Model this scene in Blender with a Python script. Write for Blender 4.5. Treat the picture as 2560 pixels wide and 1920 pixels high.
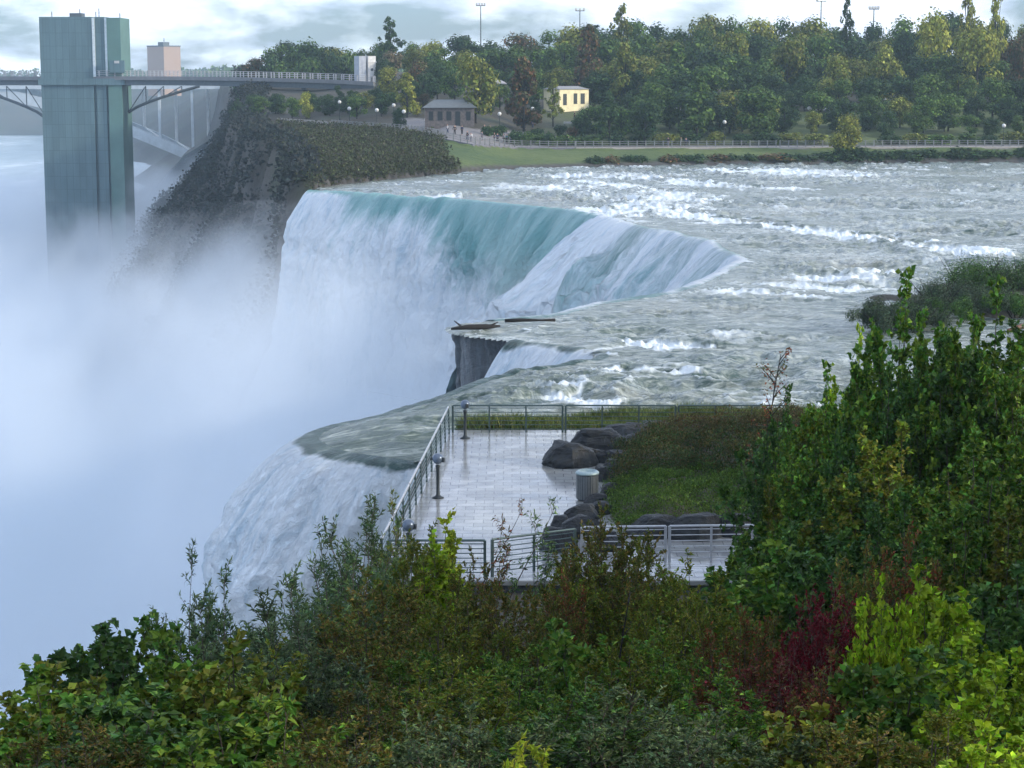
import bpy, math, random
import numpy as np
from mathutils import Vector, Matrix, Euler
R = math.radians
S = bpy.context.scene
for _o in list(bpy.data.objects): bpy.data.objects.remove(_o)

# ------------------------------------------------------------------ camera
PITCH = math.atan(775 / 5000.0)
FPX = 5000.0                      # focal length in pixels of the 2560 px wide photograph
CAMZ = 15.0
cam_data = bpy.data.cameras.new("camera")
cam = bpy.data.objects.new("camera", cam_data)
S.collection.objects.link(cam)
cam.location = (0, 0, CAMZ)
cam.rotation_euler = (R(90) - PITCH, 0, 0)
cam_data.sensor_width = 36
cam_data.lens = 36 * FPX / 2560
cam_data.clip_start = 0.5
cam_data.clip_end = 9000
S.camera = cam

# ------------------------------------------------------------------ world and sun
SUN_EL, SUN_AZ = R(19), R(106)    # azimuth clockwise from +Y
W = bpy.data.worlds.new("World"); S.world = W; W.use_nodes = True
def build_world():
    nt = W.node_tree; nt.nodes.clear(); N = nt.nodes.new; L = nt.links.new
    out = N('ShaderNodeOutputWorld'); bg = N('ShaderNodeBackground')
    sky = N('ShaderNodeTexSky'); sky.sky_type = 'NISHITA'; sky.sun_disc = False
    sky.sun_elevation = SUN_EL; sky.sun_rotation = SUN_AZ
    tc = N('ShaderNodeTexCoord'); sp = N('ShaderNodeSeparateXYZ'); L(tc.outputs['Generated'], sp.inputs[0])
    cb = N('ShaderNodeCombineXYZ'); mz = N('ShaderNodeMath'); mz.operation = 'MULTIPLY'; mz.inputs[1].default_value = 3.2
    L(sp.outputs[0], cb.inputs[0]); L(sp.outputs[1], cb.inputs[1]); L(sp.outputs[2], mz.inputs[0]); L(mz.outputs[0], cb.inputs[2])
    n1 = N('ShaderNodeTexNoise'); n1.inputs['Scale'].default_value = 9; n1.inputs['Detail'].default_value = 8
    n1.inputs['Roughness'].default_value = .52; n1.inputs['Distortion'].default_value = .25
    L(cb.outputs[0], n1.inputs['Vector'])
    n2 = N('ShaderNodeTexNoise'); n2.inputs['Scale'].default_value = 21; n2.inputs['Detail'].default_value = 6
    L(cb.outputs[0], n2.inputs['Vector'])
    r1 = N('ShaderNodeValToRGB'); r1.color_ramp.elements[0].position = .40; r1.color_ramp.elements[1].position = .52
    L(n1.outputs['Fac'], r1.inputs[0])
    r2 = N('ShaderNodeValToRGB')                       # bright and grey-blue cloud
    r2.color_ramp.elements[0].position = .36; r2.color_ramp.elements[0].color = (6.3, 7.1, 9.3, 1)
    r2.color_ramp.elements[1].position = .62; r2.color_ramp.elements[1].color = (8.2, 9.0, 9.6, 1)
    L(n2.outputs['Fac'], r2.inputs[0])
    tint = N('ShaderNodeMixRGB'); tint.blend_type = 'MULTIPLY'; tint.inputs[0].default_value = 1
    tint.inputs[2].default_value = (.62, .85, 1.45, 1)
    L(sky.outputs[0], tint.inputs[1])
    mx = N('ShaderNodeMixRGB'); L(r1.outputs[0], mx.inputs[0]); L(tint.outputs[0], mx.inputs[1]); L(r2.outputs[0], mx.inputs[2])
    L(mx.outputs[0], bg.inputs[0]); bg.inputs[1].default_value = .13
    L(bg.outputs[0], out.inputs[0])
build_world()
sun_d = bpy.data.lights.new("sun", 'SUN'); sun_d.energy = 3.0; sun_d.angle = R(4); sun_d.color = (1, .88, .70)
sun = bpy.data.objects.new("sun", sun_d); S.collection.objects.link(sun)
SUNV = Vector((math.sin(SUN_AZ) * math.cos(SUN_EL), math.cos(SUN_AZ) * math.cos(SUN_EL), math.sin(SUN_EL)))
sun.rotation_euler = SUNV.to_track_quat('Z', 'Y').to_euler()
sun.location = SUNV * 300

S.view_settings.view_transform = 'Standard'; S.view_settings.look = 'None'
S.view_settings.gamma = 1; S.view_settings.exposure = 0.38
S.render.engine = 'CYCLES'
cy = S.cycles
cy.max_bounces = 9; cy.diffuse_bounces = 3; cy.glossy_bounces = 2; cy.transmission_bounces = 3
cy.volume_bounces = 8; cy.transparent_max_bounces = 4
cy.volume_step_rate = 1.0; cy.volume_max_steps = 64
cy.use_adaptive_sampling = True; cy.adaptive_threshold = 0.03
cy.use_denoising = True
cy.sample_clamp_indirect = 6
cy.caustics_reflective = False; cy.caustics_refractive = False

# ------------------------------------------------------------------ helpers
TP = math.tan(PITCH); CP, SP = math.cos(PITCH), math.sin(PITCH)
def ray(px, py):
    a, b = px - 1280.0, 960.0 - py
    return (a, FPX * CP + b * SP, -FPX * SP + b * CP)
def at(px, py, z=None, Y=None):
    """a point of the photograph (2560x1920) put on the level z or at the distance Y"""
    d = ray(px, py)
    t = (z - CAMZ) / d[2] if z is not None else Y / d[1]
    return Vector((d[0] * t, d[1] * t, CAMZ + d[2] * t))
def topz(py, Y): return at(1280, py, Y=Y).z
def xat(px, Y):                       # approximate lateral position (near the horizon line)
    return (px - 1280) / FPX * Y

def H3(ix, iy, iz, seed=0):
    with np.errstate(over='ignore'):
        h = (ix.astype(np.int64) * 374761393 + iy.astype(np.int64) * 668265263 + iz.astype(np.int64) * 1442695041 + seed * 1274126177) & 0xFFFFFFFF
        h = ((h ^ (h >> 13)) * 1274126177) & 0xFFFFFFFF
        h = ((h ^ (h >> 16)) * 2246822519) & 0xFFFFFFFF
        h = h ^ (h >> 15)
    return (h & 0xFFFFFF) / float(0xFFFFFF)
def vnoise(x, y, z=None, seed=0):
    x = np.asarray(x, float); y = np.asarray(y, float); z = np.zeros_like(x) if z is None else np.asarray(z, float)
    ix, iy, iz = np.floor(x), np.floor(y), np.floor(z)
    fx, fy, fz = x - ix, y - iy, z - iz
    fx, fy, fz = [f * f * f * (f * (f * 6 - 15) + 10) for f in (fx, fy, fz)]
    r = 0
    for a in (0, 1):
        for b in (0, 1):
            for c in (0, 1):
                w = (fx if a else 1 - fx) * (fy if b else 1 - fy) * (fz if c else 1 - fz)
                r = r + w * H3(ix + a, iy + b, iz + c, seed)
    return r
def fbm(x, y, z=None, oct=4, seed=0, gain=.5):
    r, a, t = 0, 1.0, 0.0
    for k in range(oct):
        s = 2.03 ** k
        r = r + a * vnoise(x * s + 17.3 * k, y * s - 9.1 * k, None if z is None else z * s, seed + k); t += a; a *= gain
    return r / t
def sst(a, b, x):
    t = np.clip((x - a) / (b - a), 0, 1); return t * t * (3 - 2 * t)

def tag(o, label=None, cat=None, group=None, kind=None):
    if label: o['label'] = label
    if cat: o['category'] = cat
    if group: o['group'] = group
    if kind: o['kind'] = kind
    return o
def link(o, parent=None):
    S.collection.objects.link(o)
    if parent is not None: o.parent = parent
    return o
def empty(name, loc, label, cat, group=None, rz=0):
    o = bpy.data.objects.new(name, None); link(o); o.location = loc; o.rotation_euler = (0, 0, rz)
    o.empty_display_size = .3
    return tag(o, label, cat, group)
def mesh_np(name, V, F, mats=None, smooth=True, attrs=None, uv=None):
    """V (n,3); F (m,3) or (m,4) int array"""
    me = bpy.data.meshes.new(name)
    V = np.ascontiguousarray(V, dtype=np.float32); F = np.ascontiguousarray(F, dtype=np.int32)
    k = F.shape[1]
    me.vertices.add(len(V)); me.vertices.foreach_set('co', V.ravel())
    me.loops.add(F.size); me.loops.foreach_set('vertex_index', F.ravel())
    me.polygons.add(len(F)); me.polygons.foreach_set('loop_start', np.arange(0, F.size, k, dtype=np.int32))
    try: me.polygons.foreach_set('loop_total', np.full(len(F), k, dtype=np.int32))
    except Exception: pass
    me.polygons.foreach_set('use_smooth', np.full(len(F), smooth))
    me.update(calc_edges=True)
    for an, av in (attrs or {}).items():
        av = np.asarray(av, dtype=np.float32)
        if av.ndim == 1:
            at_ = me.attributes.new(an, 'FLOAT', 'POINT'); at_.data.foreach_set('value', av)
        else:
            at_ = me.attributes.new(an, 'FLOAT_VECTOR', 'POINT'); at_.data.foreach_set('vector', av.ravel())
    if uv is not None:
        l = me.uv_layers.new(name='UVMap'); l.data.foreach_set('uv', np.asarray(uv, np.float32)[F.ravel()].ravel())
    for m in (mats if isinstance(mats, (list, tuple)) else [mats] if mats else []): me.materials.append(m)
    return me
def obj(name, me, parent=None, loc=None):
    o = bpy.data.objects.new(name, me); link(o, parent)
    if loc is not None: o.location = loc
    return o
def grid_faces(nu, nv, keep=None):
    i = np.arange(nu - 1)[:, None] * nv + np.arange(nv - 1)[None, :]
    F = np.stack([i, i + nv, i + nv + 1, i + 1], -1).reshape(-1, 4)
    return F if keep is None else F[keep.ravel()]

class MB:
    """collects boxes, tubes and prisms into one mesh"""
    def __init__(s): s.v = []; s.f = []
    def add(s, vs, fs):
        b = len(s.v); s.v += [tuple(v) for v in vs]; s.f += [tuple(b + i for i in f) for f in fs]; return s
    def box(s, x0, x1, y0, y1, z0, z1, M=None, taper=0, bev=0):
        vs = [Vector((x, y, z)) for z in (z0, z1) for y in (y0, y1) for x in (x0, x1)]
        if taper:
            cx, cyy = (x0 + x1) / 2, (y0 + y1) / 2
            for k in range(4, 8): vs[k].x = cx + (vs[k].x - cx) * (1 - taper); vs[k].y = cyy + (vs[k].y - cyy) * (1 - taper)
        if M is not None: vs = [M @ v for v in vs]
        return s.add(vs, [(0, 2, 3, 1), (4, 5, 7, 6), (0, 1, 5, 4), (2, 6, 7, 3), (0, 4, 6, 2), (1, 3, 7, 5)])
    def tube(s, pts, rad, n=6, cap=True):
        pts = [Vector(p) for p in pts]; m = len(pts)
        if not hasattr(rad, '__len__'): rad = [rad] * m
        vs = []
        for i, p in enumerate(pts):
            t = (pts[min(i + 1, m - 1)] - pts[max(i - 1, 0)])
            t = t.normalized() if t.length > 1e-9 else Vector((0, 0, 1))
            a = t.cross(Vector((0, 0, 1)) if abs(t.z) < .9 else Vector((1, 0, 0))).normalized(); b = t.cross(a)
            for k in range(n):
                w = 2 * math.pi * k / n
                vs.append(p + (a * math.cos(w) + b * math.sin(w)) * rad[i])
        fs = [(i * n + k, i * n + (k + 1) % n, (i + 1) * n + (k + 1) % n, (i + 1) * n + k) for i in range(m - 1) for k in range(n)]
        if cap: fs += [tuple(range(n))[::-1], tuple((m - 1) * n + k for k in range(n))]
        return s.add(vs, fs)
    def lathe(s, prof, n=16, c=(0, 0, 0)):
        vs = [(c[0] + r * math.cos(2 * math.pi * k / n), c[1] + r * math.sin(2 * math.pi * k / n), c[2] + z) for r, z in prof for k in range(n)]
        m = len(prof)
        fs = [(i * n + k, i * n + (k + 1) % n, (i + 1) * n + (k + 1) % n, (i + 1) * n + k) for i in range(m - 1) for k in range(n)]
        fs += [tuple(range(n))[::-1], tuple((m - 1) * n + k for k in range(n))]
        return s.add(vs, fs)
    def build(s, name, mat, parent=None, smooth=False, bevel=0, loc=None):
        me = bpy.data.meshes.new(name); me.from_pydata([tuple(v) for v in s.v], [], s.f)
        if smooth:
            for p in me.polygons: p.use_smooth = True
        if mat: me.materials.append(mat)
        o = obj(name, me, parent, loc)
        if bevel:
            b = o.modifiers.new('bevel', 'BEVEL'); b.width = bevel; b.segments = 2; b.limit_method = 'ANGLE'
        return o

# ------------------------------------------------------------------ materials
class MT:
    def __init__(s, name):
        s.m = bpy.data.materials.new(name); s.m.use_nodes = True; s.nt = s.m.node_tree; s.nt.nodes.clear()
        s.out = s.n('ShaderNodeOutputMaterial'); s.b = s.n('ShaderNodeBsdfPrincipled'); s.l(s.b.outputs[0], s.out.inputs[0])
    def n(s, t, **k):
        x = s.nt.nodes.new(t)
        for a, b in k.items(): setattr(x, a, b)
        return x
    def l(s, a, b): s.nt.links.new(a, b)
    def noise(s, scale, detail=4, rough=.5, vec=None, dist=0, mapscale=None):
        x = s.n('ShaderNodeTexNoise'); x.inputs['Scale'].default_value = scale; x.inputs['Detail'].default_value = detail
        x.inputs['Roughness'].default_value = rough; x.inputs['Distortion'].default_value = dist
        if vec is None: vec = s.geo()
        if mapscale:
            mp = s.n('ShaderNodeMapping'); mp.inputs['Scale'].default_value = mapscale; s.l(vec, mp.inputs[0]); vec = mp.outputs[0]
        s.l(vec, x.inputs['Vector']); return x.outputs['Fac']
    def geo(s):
        tc = s.n('ShaderNodeTexCoord'); return tc.outputs['Object']
    def ramp(s, fac, stops):
        r = s.n('ShaderNodeValToRGB'); e = r.color_ramp.elements
        while len(e) < len(stops): e.new(.5)
        for k, (p, c) in enumerate(stops):
            e[k].position = p; e[k].color = (c, c, c, 1) if not hasattr(c, '__len__') else (*c, 1)
        s.l(fac, r.inputs[0]); return r.outputs[0]
    def mix(s, fac, a, b, mode='MIX'):
        x = s.n('ShaderNodeMixRGB', blend_type=mode)
        for i, v in enumerate((fac, a, b)):
            if hasattr(v, 'is_linked') or hasattr(v, 'links'): s.l(v, x.inputs[i])
            elif hasattr(v, '__len__'): x.inputs[i].default_value = (*v, 1)
            else: x.inputs[i].default_value = v
        return x.outputs[0]
    def math(s, op, a, b=None, clamp=False):
        x = s.n('ShaderNodeMath', operation=op, use_clamp=clamp)
        for i, v in enumerate((a, b)):
            if v is None: continue
            if hasattr(v, 'links'): s.l(v, x.inputs[i])
            else: x.inputs[i].default_value = v
        return x.outputs[0]
    def attr(s, name):
        a = s.n('ShaderNodeAttribute'); a.attribute_name = name; return a
    def set(s, **k):
        for a, v in k.items():
            i = s.b.inputs[{'color': 'Base Color', 'rough': 'Roughness', 'metal': 'Metallic', 'ior': 'IOR', 'normal': 'Normal',
                            'spec': 'Specular IOR Level', 'alpha': 'Alpha', 'sub': 'Subsurface Weight'}[a]]
            if hasattr(v, 'links'): s.l(v, i)
            elif hasattr(v, '__len__'): i.default_value = (*v, 1)
            else: i.default_value = v
        return s
    def bump(s, h, strength=.5, dist=.1):
        b = s.n('ShaderNodeBump'); b.inputs['Strength'].default_value = strength; b.inputs['Distance'].default_value = dist
        s.l(h, b.inputs['Height']); s.l(b.outputs[0], s.b.inputs['Normal']); return s
def simple(name, col, rough=.7, metal=0, vary=.25, scale=6, bump=0, col2=None):
    t = MT(name); n = t.noise(scale, 5, .6)
    c2 = col2 or tuple(c * (1 - vary) for c in col)
    t.set(color=t.ramp(n, [(.3, c2), (.7, col)]), rough=rough, metal=metal)
    if bump: t.bump(n, .6, bump)
    return t.m
# ================================================================== WATER AND LAND
def polyw(pts, z=0): return np.array([at(x, y, z=z)[:2] for x, y in pts])
def resample(P, step, closed=False):
    P = np.asarray(P, float); d = np.r_[0, np.cumsum(np.hypot(*np.diff(P, axis=0).T))]
    n = max(2, int(d[-1] / step) + 1); t = np.linspace(0, d[-1], n)
    return np.c_[np.interp(t, d, P[:, 0]), np.interp(t, d, P[:, 1])]
def smooth_path(P, it):
    P = P.copy()
    for _ in range(it): P[1:-1] = .25 * P[:-2] + .5 * P[1:-1] + .25 * P[2:]
    return P
LA = polyw([(774, 476), (880, 481), (1000, 489), (1100, 495), (1200, 503), (1350, 518), (1430, 527), (1500, 540)])
LB = polyw([(1494, 538), (1560, 556), (1620, 572), (1680, 578), (1720, 594), (1770, 600), (1800, 622), (1856, 648), (1800, 682), (1736, 712), (1680, 730),
            (1620, 741), (1493, 758), (1389, 787), (1273, 798), (1190, 806), (1136, 816)])
LR = polyw([(1136, 816), (1124, 828), (1160, 838), (1284, 853)])
LC = polyw([(1284, 853), (1300, 856), (1400, 868), (1510, 885), (1500, 897), (1389, 915), (1250, 930), (1180, 946), (1128, 957), (1050, 972),
            (972, 990), (900, 1006)])
LC = np.vstack([LC, [(-7.7, 90.3), (-8.6, 88.4), (-8.9, 86.2), (-8.2, 84.2), (-6.9, 82.6), (-5.2, 81.3), (-3.5, 80.3)]])
LIPA, LIPB, LIPR, LIPC = smooth_path(resample(LA, .25), 6), smooth_path(resample(LB, .22), 6), resample(LR, .25), smooth_path(resample(LC, .2), 8)
LIP = np.vstack([LIPA, LIPB[1:], LIPR[1:], LIPC[1:]])
SHORE = polyw([(774, 476), (833, 463), (985, 447), (1134, 434), (1250, 424), (1400, 418), (1700, 412), (2100, 408), (2560, 405), (3400, 402)])
BANK = np.array([(-3.5, 80.3), (-2.0, 82.6), (2, 85.5), (6, 86.5), (11, 86), (18, 83), (40, 78), (140, 74)])
RIVER = np.vstack([LIP, BANK[1:], [(260, 90)], SHORE[::-1]])
def inside(P, x, y):
    c = np.zeros(x.shape, bool); n = len(P)
    for i in range(n):
        x0, y0 = P[i]; x1, y1 = P[(i + 1) % n]
        if y0 == y1: continue
        m = ((y0 > y) != (y1 > y)); c ^= m & (x < (x1 - x0) * (y - y0) / (y1 - y0) + x0)
    return c
def pdist(P, x, y, step=None):
    P = resample(P, step) if step else P
    d = np.full(x.shape, 1e9)
    for i in range(len(P) - 1):
        a, b = P[i], P[i + 1]; e = b - a; L = (e @ e) or 1e-9
        t = np.clip(((x - a[0]) * e[0] + (y - a[1]) * e[1]) / L, 0, 1)
        d = np.minimum(d, np.hypot(x - a[0] - t * e[0], y - a[1] - t * e[1]))
    return d
LIPs = LIP[::6]
# ledges across the river (photograph points, how high the step is, how wide the foam below it, strength)
LEDGES = [([(1420, 470), (1560, 500), (1690, 528), (1800, 545), (1960, 566), (2200, 590), (2420, 628)], .7, 5.5, 1.0),
          ([(1240, 560), (1330, 552), (1500, 535), (1690, 510), (1740, 488), (1640, 470), (1500, 455)], .55, 9, .95),
          ([(1480, 441), (1700, 446), (1790, 462), (1925, 470)], .5, 7, .9),
          ([(1840, 428), (1960, 421), (2080, 428), (2110, 440)], .5, 9, .75),
          ([(2200, 420), (2330, 424), (2480, 432), (2700, 436)], .3, 4, .55),
          ([(980, 458), (1180, 452), (1330, 466), (1480, 470)], .3, 5, .65),
          ([(1060, 497), (1250, 480), (1440, 495)], .3, 4, .7),
          ([(1250, 906), (1400, 893), (1560, 866), (1660, 852), (1770, 858)], .55, 2.0, 1.0),
          ([(1400, 940), (1520, 925), (1640, 915), (1700, 935)], .4, 1.7, .9),
          ([(1180, 985), (1290, 962), (1400, 948), (1465, 990), (1500, 1012)], .45, 1.6, 1.0),
          ([(1860, 830), (1920, 838), (1990, 850)], .25, 2.0, .75),
          ([(1640, 726), (1800, 734), (1960, 722)], .25, 1.6, .5),
          ([(1950, 735), (2060, 715), (2160, 690), (2260, 675)], .2, 6, .65),
          ([(1500, 800), (1700, 778), (1900, 768)], .2, 3, .45),
          ([(2030, 900), (2120, 880), (2250, 890)], .2, 2, .6)]
PATCHES = [(1620, 498, 200, 34, .62), (1500, 528, 110, 16, .7), (2130, 700, 200, 34, .52), (1330, 468, 190, 16, .5), (1990, 432, 150, 12, .75), (1720, 745, 170, 14, .45), (1470, 440, 220, 9, .5), (1180, 975, 130, 14, .5), (2330, 640, 160, 22, .45)]
def water_fields(x, y, sd=None):
    """height and foam of the rapids at x, y; sd = distance outside the lip (negative upstream)"""
    z = np.zeros_like(x); foam = np.zeros_like(x)
    wob = (fbm(x * .25, y * .25, oct=3, seed=5) - .5)
    wf = (fbm(x * .9, y * .7, oct=4, seed=8) - .5)
    for pts, h, w, st in LEDGES:
        P = polyw(pts); P = smooth_path(resample(P, 2.0), 4)
        lo = P.min(0) - 14; hi = P.max(0) + 14
        m = (x > lo[0]) & (x < hi[0]) & (y > lo[1]) & (y < hi[1])
        if not m.any(): continue
        X, Y = x[m], y[m]
        d = pdist(P, X + wob[m] * 3 + wf[m] * 1.2, Y + wob[m] * 3)
        # side: downstream is towards -x,-y of the ledge
        i = np.argmin((X[:, None] - P[None, ::3, 0]) ** 2 + (Y[:, None] - P[None, ::3, 1]) ** 2, axis=1) if len(X) < 400000 else 0
        Q = P[::3][i]; side = np.sign((Q[:, 0] - X) * .55 + (Q[:, 1] - Y) * .84)
        s = d * side                                     # positive = downstream
        foam[m] = np.maximum(foam[m], st * sst(-.5, .25, s) * (1 - sst(w * .25, w * 1.3, s + wf[m] * w * 1.4)))
        z[m] += h * (.5 * np.exp(-((s + .9) / 1.3) ** 2)) - h * .45 * np.exp(-((s - .5) / .8) ** 2) + h * .4 * np.exp(-((s - w * .45) / (w * .3)) ** 2) * (.6 + wf[m] * 2)
    for cx_, cy_, rx_, ry_, st in PATCHES:
        c = at(cx_, cy_, z=0); ax = rx_ / FPX * c.y; ay = (at(cx_, cy_ - ry_, z=0).y - at(cx_, cy_ + ry_, z=0).y) / 2
        q = ((x - c.x) / ax) ** 2 + ((y - c.y) / ay) ** 2 + wf * 1.6 + wob * 1.2
        foam = np.maximum(foam, st * np.clip(1.15 - q, 0, 1))
    # waves: ridged, running across the flow, finer at the small scale
    wx, wy = x + wob * 2.5, y + wob * 2.5
    r1 = 1 - np.abs(2 * fbm(wx * .30, wy * .42, oct=2, seed=21) - 1) * 1.6
    r2 = 1 - np.abs(2 * fbm(wx * .85, wy * 1.15, oct=3, seed=31) - 1) * 1.6
    r3 = fbm(wx * 2.6, wy * 3.2, oct=3, seed=41) - .5
    amp = .42 + 1.25 * sst(.36, .64, fbm(x * .045, y * .06, oct=3, seed=51))
    z += amp * (.34 * (r1 - .5) + .17 * (r2 - .5) + .13 * r3) + foam * (.35 * r3 + .22 * (r2 - .5))
    crest = sst(.62, .95, r1 * .5 + r2 * .5) * sst(.45, .7, fbm(x * .12, y * .14, oct=3, seed=61))
    foam = np.maximum(foam, .6 * crest)
    pat = fbm(x * .10, y * .16, oct=3, seed=71)
    foam = foam * np.where(foam > .88, 1, .6 + .8 * sst(.3, .6, fbm(x * .13, y * .09, oct=3, seed=73)))
    foam = np.maximum(foam, .46 * sst(.50, .66, pat))
    if sd is not None:
        near_ = sst(103, 94, y)
        z *= 1 - .65 * sst(-4, 0, sd)
        z = z * (1 - .15 * near_ * sst(-7, -2, sd)) - .024 * np.clip(6 + np.minimum(sd, 0), 0, 6) ** 2 * near_
        foam = foam * (1 - .75 * near_ * sst(-7, -3, sd))
    return z, foam
def sdlip(x, y):
    d = pdist(LIPs, x, y); return np.where(inside(RIVER, x, y), -d, d)

# ---- materials of the water
def foam_shader(t, foam, vec, fine=2.2, sx=(1, 1, 1)):
    """threshold noise against the foam amount -> mask"""
    n = t.noise(fine, 8, .68, vec, mapscale=sx, dist=.4)
    n2 = t.noise(fine * .28, 4, .6, vec, mapscale=sx)
    k = t.math('ADD', t.math('MULTIPLY', n, .75), t.math('MULTIPLY', n2, .35))
    v = t.math('ADD', foam, t.math('SUBTRACT', k, .93))
    return t.ramp(v, [(.0, 0.0), (.16, .30), (.50, .95)]), n
t = MT('rapids_water')
g = t.geo()
fm, n = foam_shader(t, t.attr('foam').outputs['Fac'], g, 1.5, (1, .62, 1))
deep = t.ramp(t.noise(.09, 4, .6, g), [(.32, (.018, .058, .050)), (.5, (.050, .090, .075)), (.68, (.13, .14, .105))])
streak = t.ramp(t.noise(1.5, 7, .70, g, .9, mapscale=(.40, 1.15, 1)), [(.40, 0.0), (.54, .38), (.68, .9)])
base = t.mix(streak, deep, (.56, .60, .55))
aer = t.ramp(t.noise(.055, 4, .6, g, .6, mapscale=(.45, 1.0, 1)), [(.48, 0.0), (.66, .22)])
base = t.mix(aer, base, (.40, .45, .42))
base = t.mix(t.math('MULTIPLY', t.attr('calm').outputs['Fac'], .85), base, t.ramp(t.noise(1.1, 7, .70, g, 1.1, mapscale=(.35, 1.5, 1)), [(.36, (.018, .045, .034)), (.50, (.050, .085, .062)), (.58, (.20, .24, .19)), (.68, (.50, .53, .46))]))
t.set(color=t.mix(fm, base, (.78, .845, .87)), rough=t.ramp(fm, [(0, .18), (1, .75)]), ior=1.33)
hb = t.math('ADD', t.math('MULTIPLY', t.noise(3.2, 8, .7, g, .6), .8), t.math('MULTIPLY', n, .35))
t.bump(hb, .8, .18)
M_RAPIDS = t.m

t = MT('falling_water')
uvn = t.n('ShaderNodeUVMap'); uvv = uvn.outputs[0]
white = t.attr('white').outputs['Fac']
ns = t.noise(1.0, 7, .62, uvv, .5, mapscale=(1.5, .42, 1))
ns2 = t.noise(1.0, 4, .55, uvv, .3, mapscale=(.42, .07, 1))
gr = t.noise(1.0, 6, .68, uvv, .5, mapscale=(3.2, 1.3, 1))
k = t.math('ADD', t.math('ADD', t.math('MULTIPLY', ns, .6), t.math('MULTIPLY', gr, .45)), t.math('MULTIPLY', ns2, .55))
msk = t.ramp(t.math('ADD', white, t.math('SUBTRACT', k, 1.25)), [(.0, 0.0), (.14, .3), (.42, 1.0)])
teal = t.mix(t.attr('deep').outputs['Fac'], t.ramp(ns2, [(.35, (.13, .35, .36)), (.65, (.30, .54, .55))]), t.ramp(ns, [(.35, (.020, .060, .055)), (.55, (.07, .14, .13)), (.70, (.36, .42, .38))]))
wc = t.ramp(t.math('ADD', t.math('ADD', t.math('MULTIPLY', t.noise(1.0, 5, .6, uvv, .6, mapscale=(2.0, .30, 1)), .45), t.math('MULTIPLY', gr, .25)), t.math('MULTIPLY', ns2, .3)), [(.36, (.46, .62, .74)), (.48, (.78, .87, .94)), (.66, (.88, .94, .98))])  # thin water tone, with blue shadow streaks painted into the white
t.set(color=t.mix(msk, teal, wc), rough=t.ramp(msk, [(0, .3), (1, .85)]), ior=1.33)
t.bump(t.math('ADD', t.math('MULTIPLY', ns, 1.0), t.math('MULTIPLY', t.noise(1.0, 6, .7, uvv, .6, mapscale=(5, 2.2, 1)), .6)), 1.0, .8)
M_FALL = t.m

# ---- the rapids sheet
def build_rapids():
    nr, nc = 470, 900
    q = np.linspace(0, 1, nr); yy = (78 ** -.75 + (352 ** -.75 - 78 ** -.75) * q) ** (-1 / .75)
    a = np.linspace(-.12, .44, nc)
    Y = np.repeat(yy[:, None], nc, 1); X = a[None, :] * Y
    sd = sdlip(X.ravel(), Y.ravel()).reshape(X.shape)
    z, foam = water_fields(X.ravel(), Y.ravel(), sd.ravel()); z = z.reshape(X.shape); foam = foam.reshape(X.shape)
    z = z - .5 * np.clip(sd, 0, 9) ** 2
    ins = sd < .45
    # keep what is inside or just over the edge of the lip
    inn = inside(RIVER, X.ravel(), Y.ravel()).reshape(X.shape)
    dS = pdist(SHORE, X.ravel(), Y.ravel()).reshape(X.shape); dB = pdist(BANK, X.ravel(), Y.ravel()).reshape(X.shape)
    ok = (inn | (sd < .45) | (dS < 6) | (dB < 2.5)) & ~((~inn) & (sd > .45) & (sd < 4) & (dS > 6) & (dB > 2.5))
    ok &= ~((~inn) & (sd > .45) & (X < -19)); ok &= ~((~inn) & (sd > .25) & (X < -2.6) & (Y < 84))
    kf = ok[:-1, :-1] & ok[1:, :-1] & ok[1:, 1:] & ok[:-1, 1:]
    me = mesh_np('river_rapids', np.c_[X.ravel(), Y.ravel(), z.ravel()], grid_faces(nr, nc, kf)[:, ::-1], M_RAPIDS, attrs={'foam': foam.ravel(), 'calm': (sst(103, 94, Y) * sst(-9, -3, sd)).ravel()})
    o = obj('river_rapids', me); tag(o, 'grey green rapids streaked with foam above the falls', 'water', kind='structure')
build_rapids()

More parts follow.
